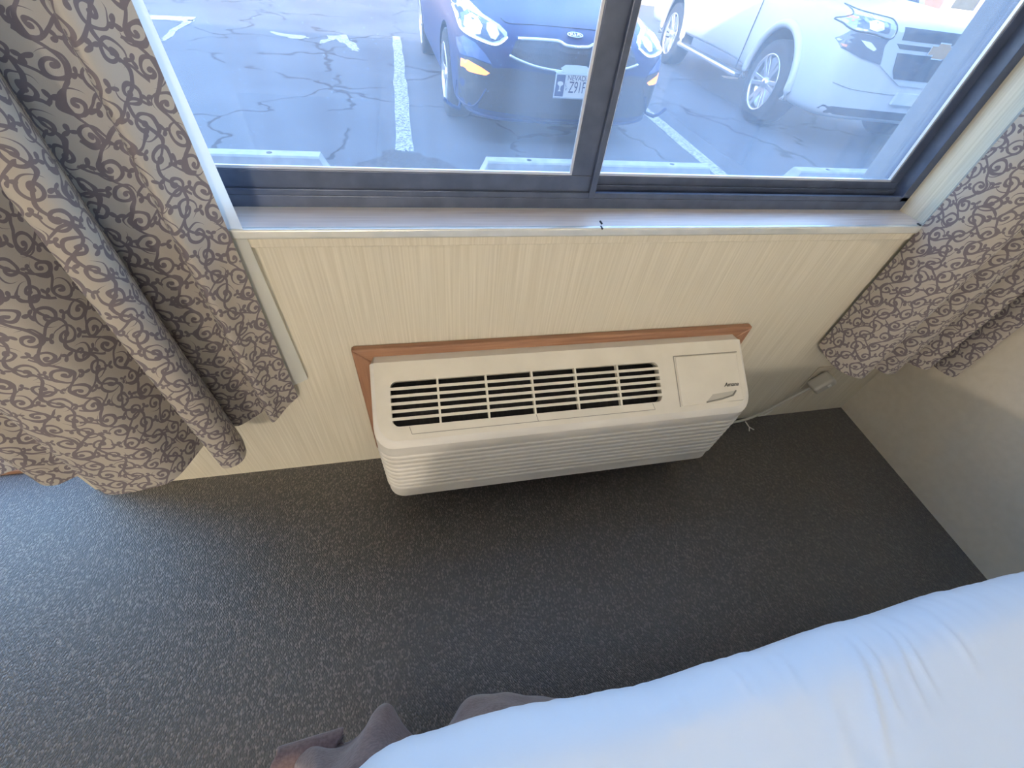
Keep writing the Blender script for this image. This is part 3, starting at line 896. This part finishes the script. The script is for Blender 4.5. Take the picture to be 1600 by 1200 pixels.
# ------------------------------------------------------------------ globe sconce added unseen on the back wall to brighten the room
def lathe(prof, n=32):
    b2 = bmesh.new(); rr = []
    for r, z in prof: rr.append([b2.verts.new((r * math.cos(2 * PI * k / n), r * math.sin(2 * PI * k / n), z)) for k in range(n)])
    for A, B in zip(rr, rr[1:]):
        for k in range(n): b2.faces.new((A[k], A[(k + 1) % n], B[(k + 1) % n], B[k]))
    return b2
sc = thing('wall_sconce', (-.75, -3.90, 1.42), label='lit white globe sconce on the wall behind the bed', cat='lamp')
obj('backplate', bx(-.06, .06, 0, .02, -.09, .09), M_rod, sc, bev=.006)
obj('arm', tube([(0, .02, 0), (0, .10, -.01), (0, .17, 0), (0, .18, .04)], .011, 10), M_rod, sc, smooth=True)
gl_ = obj('globe', lathe([(.001, -.120)] + [(.12 * math.cos(a), .12 * math.sin(a)) for a in (-PI / 2 + k * PI / 16 for k in range(1, 16))] + [(.001, .120)]), M_fillglobe, sc, smooth=True)
gl_.location = (0, .18, .15)

# ================================================================== CAR PARK
bm = bmesh.new()
box(bm, -60, 60, .9, 90, GR - .1, GR)
tag(obj('parking_lot', bm, M_asphalt), 'cracked grey asphalt car park outside the window', kind='structure')
tag(obj('walkway', bx(-14, 16, WT + .012, 1.05, GR - .1, GR + .012), M_conc, bev=.01), 'narrow concrete walkway along the outside wall', kind='structure')
def ground_poly(name, pts, h, material, **k):
    bm = bmesh.new()
    bm.faces.new([bm.verts.new((x, y, GR + h)) for x, y in pts])
    r = bmesh.ops.extrude_face_region(bm, geom=list(bm.faces))
    bmesh.ops.translate(bm, verts=[v for v in r['geom'] if isinstance(v, bmesh.types.BMVert)], vec=(0, 0, -h + .0005))
    return tag(obj(name, bm, material), **k)
def rag(pts, seed, amp, n=6):
    rnd = random.Random(seed); out = []
    for i in range(len(pts)):
        a = Vector(pts[i]); b = Vector(pts[(i + 1) % len(pts)])
        for k in range(n):
            p = a.lerp(b, k / n); out.append((p.x + rnd.uniform(-amp, amp), p.y + rnd.uniform(-amp, amp)))
    return out
ground_poly('asphalt_patch', rag([(-3.2, 1.06), (1.1, 1.06), (.9, 2.2), (.45, 2.45), (.05, 2.80), (-.16, 2.88), (-.45, 2.48), (-1.2, 2.42), (-3.2, 2.4)], 3, .035, 7), .002, M_patch, label='dark broken strip of asphalt beside the walkway', kind='structure')
ground_poly('parking_stripe', rag([(-.11, 2.86), (.03, 2.86), (-.01, 7.6), (-.13, 7.6)], 1, .012, 14), .004, M_paint, label='worn white parking stripe to the left of dark blue car', cat='stripe', group='painted parking stripes')
ground_poly('parking_stripe', rag([(2.56, 2.42), (2.70, 2.42), (2.90, 7.4), (2.78, 7.4)], 2, .010, 14), .004, M_paint, label='worn white parking stripe between dark blue car and white truck', cat='stripe', group='painted parking stripes')
def gp(px, py): p = at(px, py, 2, GR); return (p.x, p.y)
ground_poly('paint_mark', rag([gp(228, 24), gp(306, 27), gp(303, 33), gp(230, 30)], 5, .02, 5), .004, M_paint, label='long white painted bar on the asphalt, top stroke of the faded corner mark', cat='road marking', group='worn paint marks on the asphalt')
ground_poly('paint_mark', rag([gp(302, 31), gp(288, 33), gp(252, 58), gp(257, 64)], 6, .025, 5), .004, M_paint, label='slanted white painted stroke running from the faded corner mark', cat='road marking', group='worn paint marks on the asphalt')
ground_poly('paint_mark', rag([gp(425, 50), gp(480, 57), gp(484, 60), gp(470, 62), gp(430, 55)], 8, .04, 5), .004, M_paint, label='small ragged white paint smear near the asphalt crack', cat='road marking', group='worn paint marks on the asphalt')
ground_poly('paint_mark', rag([gp(500, 68), gp(515, 56), gp(540, 55), gp(565, 78), gp(552, 80), gp(530, 62)], 9, .04, 5), .004, M_paint, label='hook-shaped white paint smear beside the parking stripe', cat='road marking', group='worn paint marks on the asphalt')
ground_poly('paper_scrap', rag([(5.0, 6.45), (5.22, 6.4), (5.3, 6.5), (5.05, 6.56)], 12, .02, 3), .012, M_cream, label='pale scrap of paper lying between the two parked vehicles', cat='litter')  # flat pale piece of leaf litter on the asphalt
def wheel_stop(x0, x1, y, label):
    t = thing('wheel_stop', ((x0 + x1) / 2, y, GR), label=label, cat='wheel stop', group='concrete wheel stops')
    l = (x1 - x0) / 2; h = .115
    b_ = bmesh.new()
    prof = [(-.085, 0), (.085, 0), (.055, h - .01), (.045, h), (-.045, h), (-.055, h - .01)]
    rings = []
    for x, sc in ((-l, .0), (-l + .045, 1.), (l - .045, 1.), (l, .0)):
        rings.append([b_.verts.new((x if z < .01 or sc else x, yy, z * (sc if sc else .12))) for yy, z in prof])
    for A, B in zip(rings, rings[1:]):
        for k in range(6): b_.faces.new((A[k], A[(k + 1) % 6], B[(k + 1) % 6], B[k]))
    b_.faces.new(rings[0][::-1]); b_.faces.new(rings[-1])
    obj('concrete_bar', b_, M_conc, t)
    for x in (-l * .62, l * .62):
        c_ = bmesh.new(); bmesh.ops.create_cone(c_, cap_ends=True, segments=12, radius1=.018, radius2=.018, depth=.004, matrix=Matrix.Translation((x, 0, h + .0005)))
        obj('anchor_hole', c_, M_black, t)
    return t
wheel_stop(.50, 2.42, 2.42, 'white concrete wheel stop in front of the dark blue car')
wheel_stop(3.20, 5.1, 2.40, 'white concrete wheel stop in front of the white truck')
wheel_stop(-2.45, -.56, 2.42, 'white concrete wheel stop in the empty parking bay')

# far building seen over the truck's bonnet, and low wall round the lot
fb = thing('building', (20, 17, GR), label='tan stucco building with pale posts across the car park', cat='building')
obj('wall', bx(-32, 24, 0, 6, 0, 4.2), M_tan, fb)
obj('roof', bx(-32.5, 24.5, -.9, 6.5, 4.2, 4.5), M_roof, fb)
for i in range(12):
    x = -30 + i * 4.7
    obj('post', bx(x - .16, x + .16, -.8, -.5, 0, 4.2), M_cream, fb)
    f = obj('door', bx(x + 1.2, x + 2.1, -.05, .02, 0, 2.1), M_headboard, fb)
    f = obj('window', bx(x + 2.5, x + 3.8, -.05, .02, .8, 2.0), M_cream, fb)
    obj('pane', bx(x + 2.57, x + 3.73, -.06, -.045, .87, 1.93), M_carglass, f)

# ================================================================== VEHICLES
def half_profile(hw, zb, zm, zsh, zt):
    return [(0, zb), (.6 * hw, zb), (.92 * hw, zb + .015), (.985 * hw, zb + .10), (hw, zm), (.99 * hw, zm + (zsh - zm) * .6), (.945 * hw, zsh), (.80 * hw, zsh + (zt - zsh) * .45), (.45 * hw, zt - (zt - zsh) * .12), (0, zt)]
def loft_body(stations, nseg=2):
    bm = bmesh.new(); rings = []
    for (Y, hw, zb, zm, zsh, zt) in stations:
        hp = half_profile(hw, zb, zm, zsh, zt)
        full = hp + [(-x, z) for x, z in hp[-2:0:-1]]
        rings.append([bm.verts.new((x, Y, z)) for x, z in full])
    n = len(rings[0])
    for A, B in zip(rings, rings[1:]):
        for k in range(n): bm.faces.new((A[k], A[(k + 1) % n], B[(k + 1) % n], B[k]))
    for R in (rings[0], rings[-1]):
        hpn = n // 2
        # quads across the symmetric end
        for k in range(hpn):
            a, b = R[k], R[k + 1]; c, d = R[(n - k - 1) % n], R[(n - k) % n]
            vs = []
            for v in (a, b, c, d):
                if v not in vs: vs.append(v)
            if len(vs) > 2: bm.faces.new(vs)
    bmesh.ops.recalc_face_normals(bm, faces=bm.faces)
    me = bpy.data.meshes.new('body'); bm.to_mesh(me); bm.free()
    return me
def body_object(stations, material, parent, arches, arch_mat):
    me = loft_body(stations)
    o = bpy.data.objects.new('body', me); COL.objects.link(o)
    sb = o.modifiers.new('sub', 'SUBSURF'); sb.levels = 3; sb.render_levels = 3
    me2 = evaluated(o)
    o.modifiers.clear(); o.data = me2
    smooth_me = me2.copy()
    # wheel wells cut out
    for (y, z, r, xi, xo) in arches:
        for sgn in (-1, 1):
            c_ = bmesh.new()
            bmesh.ops.create_cone(c_, cap_ends=True, segments=40, radius1=r, radius2=r, depth=xo - xi, matrix=Matrix.Translation((sgn * (xi + xo) / 2, y, z)) @ Matrix.Rotation(PI / 2, 4, 'Y'))
            mm = bpy.data.meshes.new('cut'); c_.to_mesh(mm); c_.free()
            co = bpy.data.objects.new('cut', mm); COL.objects.link(co)
            mm.materials.append(arch_mat)
            b = o.modifiers.new('b', 'BOOLEAN'); b.operation = 'DIFFERENCE'; b.object = co; b.solver = 'EXACT'; b.material_mode = 'TRANSFER'
            if not o.data.materials: o.data.materials.append(material)
            r_me = evaluated(o)
            o.modifiers.clear(); o.data = r_me
            bpy.data.objects.remove(co, do_unlink=True)
    for p in o.data.polygons: p.use_smooth = True
    o.data.set_sharp_from_angle(angle=math.radians(35))
    o.parent = parent
    return o, smooth_me
class Car:
    def __init__(s, root, me):
        s.root = root
        s.M = Matrix.Translation(root.location) @ Matrix.Rotation(root.rotation_euler.z, 4, 'Z') @ Matrix.Diagonal((*root.scale, 1))
        s.I = s.M.inverted()
        bm = bmesh.new(); bm.from_mesh(me); s.bvh = BVHTree.FromBMesh(bm); bm.free()
    def px(s, px, py):
        """photo pixel -> (x, z) on the body surface, in the car's own metres"""
        o = s.I @ CAM; d = (s.I.to_3x3() @ ray(px, py)).normalized()
        h = s.bvh.ray_cast(o, d)[0]
        if h is None:
            t = (.12 - o.y) / d.y; h = o + d * t
        return (h.x, h.z)
    def pxs(s, pts, ox=0., oy=0., k=1.): return [s.px(ox + x * k, oy + y * k) for x, y in pts]
    def front_y(s, x, z):
        h = s.bvh.ray_cast(Vector((x, -2, z)), Vector((0, 1, 0)))[0]
        if h is None or h.y > 1.2:
            h = s.bvh.find_nearest(Vector((x, .1, z)))[0]
        return h.y
    def patch(s, name, poly, material, parent=None, off=.006, depth=.03, cut=.05, mirror=False):
        """a piece of bodywork: outline in (x, z) seen from the front, wrapped on the body and given depth"""
        objs = []
        for sg in ((1, -1) if mirror else (1,)):
            bm = bmesh.new()
            pl_ = [(sg * x, z) for x, z in poly]
            f = bm.faces.new([bm.verts.new((x, 0, z)) for x, z in pl_])
            bmesh.ops.triangulate(bm, faces=[f])
            for _ in range(4):
                es = [e for e in bm.edges if e.calc_length() > cut]
                if not es: break
                bmesh.ops.subdivide_edges(bm, edges=es, cuts=1)
                bmesh.ops.triangulate(bm, faces=[q for q in bm.faces if len(q.verts) > 3])
            front = list(bm.verts)
            for v in front: v.co.y = s.front_y(v.co.x, v.co.z) - off
            r = bmesh.ops.extrude_face_region(bm, geom=list(bm.faces))
            for v in r['geom']:
                if isinstance(v, bmesh.types.BMVert): v.co.y += depth
            o = obj(name, bm, material, parent or s.root)
            objs.append(o)
        return objs
    def bar(s, name, pts, r, material, parent=None, off=.004, mirror=False, n=24, flat=1.):
        objs = []
        for sg in ((1, -1) if mirror else (1,)):
            c = catmull([(sg * x, 0, z) for x, z in pts], n)
            for q in c: q.y = s.front_y(q.x, q.z) - off
            objs.append(obj(name, tube(c, r, 8), material, parent or s.root, smooth=True))
        return objs
def wheel(parent, x, y, z, R, W, rim, side, nsp, double, rimmat):
    t = obj('wheel', lathe_x([(rim * .98, -.5), (R * .93, -.5), (R * .985, -.44), (R, -.3), (R, .3), (R * .985, .44), (R * .93, .5), (rim * .98, .5)], W), M_tyre, parent, smooth=True)
    t.location = (x, y, z)
    if side > 0: t.rotation_euler = (0, 0, PI)
    # outward face is -x
    d = obj('rim', lathe_x([(rim, -.50), (rim * 1.01, -.515), (rim * .95, -.52), (rim * .93, -.45), (rim * .90, -.15), (.02, -.12)], W), rimmat[0], t, smooth=True)
    dk = obj('rim_barrel', lathe_x([(rim * .92, -.42), (rim * .90, -.10), (.01, -.10)], W), rimmat[1], t, smooth=True)
    hb_ = obj('hub_cap', lathe_x([(rim * .20, -.30), (rim * .19, -.46), (rim * .12, -.50), (.004, -.51)], W), rimmat[0], t, smooth=True)
    for k in range(nsp):
        a0 = 2 * PI * k / nsp
        for dd in ((-.13, .13) if double else (0,)):
            wv = rim * (.075 if double else .11)
            b = bmesh.new()
            vs = []
            for rr, off_ in ((rim * .14, -.40), (rim * .95, -.47)):
                for tw_ in (-wv, wv):
                    for dx in (0, .10):
                        sh = dd * rim * (rr / rim * .9 + .25)
                        vs.append(b.verts.new(((off_ + dx) * W, rr * math.cos(a0) - (tw_ + sh) * math.sin(a0), rr * math.sin(a0) + (tw_ + sh) * math.cos(a0))))
            for f in ((0, 2, 6, 4), (1, 5, 7, 3), (0, 4, 5, 1), (2, 3, 7, 6), (0, 1, 3, 2), (4, 6, 7, 5)):
                b.faces.new([vs[i] for i in f])
            obj('spoke', b, rimmat[0], t, bev=.004)
    return t
def lathe_x(prof, W, n=40):
    b = bmesh.new(); rr = []
    for r, x in prof: rr.append([b.verts.new((x * W, r * math.cos(2 * PI * k / n), r * math.sin(2 * PI * k / n))) for k in range(n)])
    for A, B in zip(rr, rr[1:]):
        for k in range(n): b.faces.new((A[k], A[(k + 1) % n], B[(k + 1) % n], B[k]))
    return b
def cabin(parent, y0, y1, y2, y3, z0, z1, hw0, hw1, paint):
    v = [(-hw0, y0, z0), (hw0, y0, z0), (hw0, y3, z0), (-hw0, y3, z0), (-hw1, y1, z1), (hw1, y1, z1), (hw1, y2, z1), (-hw1, y2, z1)]
    b = bmesh.new(); vs = [b.verts.new(p) for p in v]
    for f in ((0, 1, 5, 4), (1, 2, 6, 5), (2, 3, 7, 6), (3, 0, 4, 7), (4, 5, 6, 7), (0, 3, 2, 1)): b.faces.new([vs[i] for i in f])
    g_ = obj('glasshouse', b, M_carglass, parent, bev=.06, seg=4)
    obj('roof', bx(-hw1 - .01, hw1 + .01, y1 - .02, y2 + .02, z1 - .03, z1 + .02), paint, parent, bev=.02, seg=3)
    for sx in (-1, 1):
        for (ya, yb) in ((y0, y1), (y3, y2)):
            obj('pillar', tube([(sx * hw0, ya, z0 - .03), (sx * hw1, yb, z1)], .035, 8), paint, parent, smooth=True)
        ym = (y1 + y2) / 2
        obj('pillar', tube([(sx * (hw0 + .004), ym, z0 - .03), (sx * (hw1 + .004), ym, z1)], .03, 8), M_black, parent, smooth=True)

# ---------------------------------------------------------------- dark blue sedan
kia = thing('car', (1.300, 3.00, GR), math.radians(2.0), label='dark blue sedan with lit headlights parked facing the window', cat='car')
kst = [(0.00, .50, .27, .44, .60, .655), (.018, .64, .225, .45, .655, .705), (.07, .765, .19, .46, .70, .745), (.18, .845, .17, .48, .745, .79), (.40, .895, .165, .50, .795, .85),
       (.85, .915, .165, .52, .85, .925), (1.35, .915, .165, .52, .90, .99), (2.1, .915, .165, .52, .93, 1.0), (3.4, .915, .17, .54, .95, 1.02), (4.15, .905, .19, .56, .98, 1.06), (4.45, .875, .24, .6, .96, 1.03), (4.60, .80, .30, .6, .88, .94), (4.66, .66, .38, .58, .76, .82)]
kb, kme = body_object(kst, M_navy, kia, [(.88, .33, .365, .55, 1.1), (3.58, .33, .365, .55, 1.1)], M_black)
K = Car(kia, kme)
cabin(kia, 1.45, 2.2, 3.45, 4.25, .97, 1.44, .80, .58, M_navy)
for y in (.88, 3.58):
    for sx in (-1, 1): wheel(kia, sx * .80, y, .325, .325, .215, .225, sx, 5, True, (M_rim, M_rimd))
q2 = lambda pts: K.pxs(pts, 640, 0, 1 / 4.706)       # points read on a crop of the photo
q3 = lambda pts: K.pxs(pts, 640, 0, 1 / 6.667)
def sym(pts):
    return pts + [(-x, z) for x, z in pts[::-1]]
# bonnet panel line, grilles, bumper openings
ln = q2([(690, 190), (730, 172), (900, 182), (1100, 198)])
K.bar('bonnet_seam', [(ln[0][0], ln[0][1] + .03), *ln[1:], (0, ln[-1][1])], .004, M_black, off=.0, mirror=True)
ug = q2([(780, 300), (830, 292), (1100, 315), (1180, 345)])
ug2 = q2([(735, 410), (880, 470), (1090, 520)])
K.patch('upper_grille', sym([ug[0], ug[1], ug[2], (ug[3][0], ug[3][1])])[:4] + [(0, ug[3][1])] + [(-x, z) for x, z in ([ug[0], ug[1], ug[2], ug[3]])[::-1]] + [(-x, z) for x, z in ug2] + [(0, ug2[2][1])] + ug2[::-1], M_grille, off=.004, depth=.03)
K.bar('grille_chrome_top', q2([(795, 284), (950, 292), (1090, 305), (1150, 335), (1250, 348)]) + [(0, q2([(1250, 348)])[0][1])], .0125, M_chrome, mirror=True, off=.008)
K.bar('grille_chrome_bottom', q2([(733, 406), (800, 440), (930, 488), (1090, 520)]) + [(0, q2([(1090, 522)])[0][1])], .011, M_chrome, mirror=True, off=.008)
cb = q2([(1105, 495), (1140, 472), (1215, 474)])
K.patch('sensor_cover', [cb[0], cb[1], (0, cb[2][1]), (-cb[1][0], cb[1][1]), (-cb[0][0], cb[0][1]), (-cb[1][0], cb[0][1] - .03), (cb[1][0], cb[0][1] - .03)], M_chrome, off=.022, depth=.05)
lg_ = q2([(600, 500), (740, 500), (1060, 550)]); lg2 = q2([(500, 790), (700, 830), (1000, 870)])
K.patch('lower_grille', lg_ + [(0, lg_[2][1]), *[(-x, z) for x, z in lg_[::-1]], *[(-x, z) for x, z in lg2], (0, lg2[2][1]), *lg2[::-1]], M_grille, off=.003, depth=.03)
# lower lip
lp = q2([(255, 735), (330, 790), (560, 850), (850, 885), (1100, 900)])
K.bar('front_lip', lp + [(0, lp[-1][1] - .004)], .014, M_navy, mirror=True, off=.010, n=30)
# headlamps with lit lens
hl = q3([(445, 20), (510, 235), (560, 310), (700, 390), (850, 455), (930, 455), (1015, 385), (1010, 330), (930, 250), (760, 140), (590, 20)])
hl[0] = (hl[0][0] - .005, hl[0][1] + .03); hl[-1] = (hl[-1][0], hl[-1][1] + .03)
heads = K.patch('headlamp', hl, M_lens, off=.010, depth=.05, mirror=True)
hl_b = q3([(520, 130), (540, 270), (690, 360), (860, 430), (930, 410), (985, 370), (900, 270), (760, 180), (600, 90)])
lit = q3([(570, 160), (560, 250), (640, 340), (730, 340), (750, 260), (700, 170), (640, 130)])
prj = q3([(800, 230), (795, 300), (840, 390), (890, 410), (930, 350), (900, 260), (850, 225)])
strip_ = q3([(440, 40), (505, 235), (560, 318), (700, 398), (860, 458), (940, 448), (1015, 385)])
for sg, h in zip((1, -1), heads):
    K.patch('lamp_bezel', [(sg * x, z) for x, z in hl_b], mat('lamp_housing', (.10, .12, .16), .25, metal=.5) if sg == 1 else bpy.data.materials['lamp_housing'], h, off=.0125, depth=.01)
    K.patch('lit_lens', [(sg * x, z) for x, z in lit], M_lamp, h, off=.020, depth=.012)
    K.patch('projector_lens', [(sg * x, z) for x, z in prj], M_bulb, h, off=.018, depth=.01)
    K.bar('light_strip', [(sg * x, z) for x, z in strip_], .006, M_drl, h, off=.014)
# bumper corners: blade, lit turn signal, vent
K.patch('bumper_blade', q2([(340, 270), (345, 330), (370, 390), (470, 420), (605, 470), (560, 400), (480, 310), (400, 260)]), mat('navy_light_panel', (.045, .10, .26), .35, spec=.3), off=.012, depth=.03, mirror=True)  # blade in body paint, made lighter for the sky it mirrors
vents = K.patch('bumper_vent', q2([(350, 400), (345, 710), (470, 775), (500, 770), (625, 560), (600, 480), (460, 425)]), M_black, off=.006, depth=.02, mirror=True)
ts = q2([(376, 425), (372, 480), (430, 520), (560, 552), (588, 535), (520, 490), (430, 440)])
for sg, v in zip((1, -1), vents):
    K.patch('turn_signal', [(sg * x, z) for x, z in ts], M_amber, v, off=.012, depth=.01)
    K.bar('vent_trim', [(sg * x, z) for x, z in q2([(345, 580), (345, 700), (470, 772), (560, 650)])], .006, M_navy, v, off=.012)
# licence plate
pz = (K.px(868, 113)[1] + K.px(862, 150)[1]) / 2
PY = K.front_y(0, pz) - .03
pw, ph = .152, .078
plate = obj('licence_plate', bx(-pw, pw, PY, PY + .02, pz - ph, pz + ph), M_plate, kia, bev=.004)
def on_plate(name, me_or_bm, material, x, z):
    if isinstance(me_or_bm, bpy.types.Mesh):
        o = mobj(name, me_or_bm, material, plate)
        o.rotation_euler = (PI / 2, 0, 0); o.location = (x, PY - .0008, z)
    else: o = obj(name, me_or_bm, material, plate)
    return o
on_plate('plate_picture', bx(-pw + .006, -pw + .078, PY - .0012, PY, pz - ph + .008, pz + ph - .008), M_plateblue, 0, 0)
# emblem on the picture half: pale faceted top over a narrow foot
on_plate('plate_emblem', prism([(-.135, pz + .012), (-.128, pz + .026), (-.108, pz + .030), (-.090, pz + .024), (-.084, pz + .010), (-.104, pz - .004), (-.106, pz - .026), (-.096, pz - .036), (-.124, pz - .036), (-.114, pz - .026), (-.115, pz - .004)], 1, PY - .002, PY - .001), M_plate, 0, 0)
M_pltxt = mat('plate_lettering', (.03, .04, .10), .5)
on_plate('plate_lettering', text_mesh('NEVADA', .046, .0006), M_pltxt, .035, pz + .052)
t_ = on_plate('plate_lettering', text_mesh('Z91F', .108, .0006), M_pltxt, .035, pz - .010); t_.scale = (.62, 1, 1)
on_plate('plate_lettering', text_mesh('L', .030, .0006), M_pltxt, -.060, pz + .006)
on_plate('plate_lettering', text_mesh('V', .030, .0006), M_pltxt, -.056, pz - .022)
pf = bmesh.new()
for a in ((-pw - .006, pw + .006, pz + ph - .003, pz + ph + .006), (-pw - .006, pw + .006, pz - ph - .006, pz - ph + .003), (-pw - .006, -pw + .003, pz - ph, pz + ph), (pw - .003, pw + .006, pz - ph, pz + ph)):
    box(pf, a[0], a[1], PY - .004, PY + .018, a[2], a[3])
obj('plate_frame', pf, M_chrome, plate)
# oval badge
bz = K.px(903.5, 56)[1]; by = K.front_y(0, bz)
s0 = K.front_y(0, bz + .03)
tilt = math.atan2(s0 - by, .03)
bd = thing('badge', (0, by - .012, bz)); bd.parent = kia; bd.rotation_euler = (PI / 2 - tilt, 0, 0)
c_ = bmesh.new(); bmesh.ops.create_cone(c_, cap_ends=True, segments=36, radius1=1, radius2=1, depth=1, matrix=Matrix.Diagonal((.060, .030, .010, 1)))
obj('badge_field', c_, M_navy, bd)
ring_ = [(.060 * math.cos(2 * PI * k / 40), .030 * math.sin(2 * PI * k / 40), .006) for k in range(41)]
obj('badge_ring', tube(ring_, .0042, 8), M_chrome, bd, smooth=True)
M_badge = mat('badge_letter', (.9, .9, .9), .4)
t_ = mobj('badge_lettering', text_mesh('KIA', .050, .003), M_badge, bd); t_.location = (0, 0, .007); t_.scale = (1.15, 1, 1)

# ---------------------------------------------------------------- white truck-based SUV
TS = .94
tr = thing('suv', (4.76, 3.12, GR), math.radians(-6.5), label='white full-size SUV with alloy wheels parked beside the blue car', cat='car')
tr.scale = (TS, TS, TS)
tst = [(0.00, .66, .36, .70, 1.02, 1.06), (.02, .80, .33, .70, 1.06, 1.105), (.09, .92, .31, .70, 1.085, 1.13), (.22, .985, .30, .70, 1.10, 1.16), (.50, 1.01, .30, .72, 1.12, 1.20), (1.3, 1.02, .30, .72, 1.16, 1.25),
       (1.50, 1.02, .36, .72, 1.17, 1.25), (1.68, 1.02, .45, .74, 1.17, 1.24), (3.6, 1.02, .45, .74, 1.17, 1.22), (4.9, 1.02, .42, .72, 1.17, 1.22), (5.5, 1.0, .42, .74, 1.17, 1.22), (5.62, .96, .44, .74, 1.14, 1.19), (5.68, .86, .5, .74, 1.05, 1.10)]
tb, tme = body_object(tst, M_white, tr, [(1.0, .43, .485, .62, 1.2), (4.30, .43, .485, .62, 1.2)], M_black)
T = Car(tr, tme)
cabin(tr, 1.55, 2.15, 5.35, 5.62, 1.18, 1.88, .92, .74, M_white)
for y in (1.0, 4.30):
    for sx in (-1, 1): wheel(tr, sx * .875, y, .405, .405, .27, .275, sx, 6, True, (M_rim, M_rimd))
# arch mouldings and running boards
for sx in (-1, 1):
    for y in (1.0, 4.30):
        obj('arch_moulding', tube([(sx * 1.005, y + .515 * math.cos(a), .43 + .515 * math.sin(a)) for a in (-.15 + k / 20 * (PI + .3) for k in range(21))], .042, 8), M_white, tr, smooth=True)
    obj('running_board', bx(min(sx * .93, sx * 1.07), max(sx * .93, sx * 1.07), 1.62, 3.75, .33, .385), M_rim, tr, bev=.02, seg=3)
    obj('door_seam', tube([(sx * 1.021, 1.72, .42), (sx * 1.023, 1.70, .8), (sx * 1.010, 1.70, 1.12)], .006, 6), M_black, tr)
q8 = lambda pts: T.pxs(pts, 1250, 0, 1 / 4.571)
ul_ = q8([(280, 120), (312, 22), (440, 75), (640, 128), (672, 150), (650, 275), (520, 240), (380, 212), (300, 160)])
lamps = T.patch('headlamp', ul_, mat('lamp_clear', (.36, .40, .46), .18, metal=.45), off=.012, depth=.05, mirror=True)
ub = q8([(370, 95), (600, 150), (640, 165), (625, 245), (520, 220), (400, 190)])
am = q8([(310, 62), (400, 85), (372, 150), (322, 115)])
bu = q8([(485, 150), (540, 140), (590, 160), (592, 210), (540, 225), (490, 205)])
for sg, h in zip((1, -1), lamps):
    T.bar('lamp_edge', [(sg * x, z) for x, z in ul_[1:] + ul_[:2]], .006, M_black, h, off=.012, n=60)
    T.patch('lamp_bezel', [(sg * x, z) for x, z in ub], bpy.data.materials['lamp_housing'], h, off=.016, depth=.01)
    T.patch('side_marker', [(sg * x, z) for x, z in am], M_amber2, h, off=.018, depth=.01)
    T.patch('bulb_lens', [(sg * x, z) for x, z in bu], M_bulb, h, off=.024, depth=.012)
lw = q8([(245, 268), (350, 290), (360, 215), (640, 285), (600, 330), (565, 462), (430, 415), (290, 340)])
lamps2 = T.patch('lower_lamp', lw, mat('smoked_lens', (.09, .10, .125), .2, metal=.3), off=.008, depth=.03, mirror=True)
b2 = q8([(430, 285), (500, 300), (540, 350), (520, 365), (470, 335)])
a2 = q8([(285, 305), (335, 318), (325, 335), (295, 325)])
for sg, h in zip((1, -1), lamps2):
    T.patch('bulb_lens', [(sg * x, z) for x, z in b2], M_bulb, h, off=.016, depth=.01)
    T.patch('side_marker', [(sg * x, z) for x, z in a2], M_amber2, h, off=.014, depth=.01)
gu = q8([(690, 165), (640, 285), (600, 330), (570, 470), (650, 560), (780, 610)])
zt_, zb_ = gu[0][1], gu[-1][1] - .01
T.patch('grille_frame', [(gu[0][0], zt_), (gu[1][0], gu[1][1]), (gu[2][0], gu[2][1]), (gu[3][0], gu[3][1]), (gu[4][0], gu[4][1]), (gu[4][0] + .12, zb_), (-gu[4][0] - .12, zb_), (-gu[4][0], gu[4][1]), (-gu[3][0], gu[3][1]), (-gu[2][0], gu[2][1]), (-gu[1][0], gu[1][1]), (-gu[0][0], zt_)], mat('satin_chrome', (.50, .52, .54), .35, metal=.4), off=.012, depth=.04)
g1 = q8([(745, 190), (722, 285)]); g2 = q8([(690, 375), (655, 505), (780, 575)])
T.patch('upper_grille', [(g1[0][0], g1[0][1]), (g1[1][0], g1[1][1]), (-g1[1][0], g1[1][1]), (-g1[0][0], g1[0][1])], M_grille, off=.018, depth=.03)
T.patch('lower_grille', [g2[0], g2[1], (g2[1][0] + .06, g2[2][1] - .0), (-g2[1][0] - .06, g2[2][1]), (-g2[1][0], g2[1][1]), (-g2[0][0], g2[0][1])], M_grille, off=.018, depth=.03)
zm_ = (g1[1][1] + g2[0][1]) / 2
T.patch('grille_groove', [(g1[1][0] - .03, zm_ + .018), (g2[0][0], zm_ - .018), (-g2[0][0], zm_ - .018), (-g1[1][0] + .03, zm_ + .018)], M_black, off=.016, depth=.02)
bw = [(-.115, .032), (-.055, .032), (-.055, .055), (.055, .055), (.055, .032), (.115, .032), (.145, -.032), (.055, -.032), (.055, -.055), (-.055, -.055), (-.055, -.032), (-.115, -.032)]
T.patch('emblem', [(x, z + zm_) for x, z in bw], M_gold, off=.035, depth=.03)
T.patch('emblem_edge', [(x * 1.08, z * 1.16 + zm_) for x, z in bw], M_chrome, off=.030, depth=.03)
ad = q8([(205, 590), (170, 690), (240, 730), (520, 790), (760, 830)])
T.patch('air_dam', [(ad[0][0] + .05, .43), (ad[0][0], .36), (-ad[0][0], .36), (-ad[0][0] - .05, .43)], M_black, off=.004, depth=.03)
T.patch('licence_plate', [(-.155, .50), (.155, .50), (.155, .60), (-.155, .60)], M_plate, off=.03, depth=.03)
T.bar('bumper_line', [(-.86, .62), (-.6, .585), (0, .575), (.6, .585), (.86, .62)], .005, M_seam, off=.001, n=30)
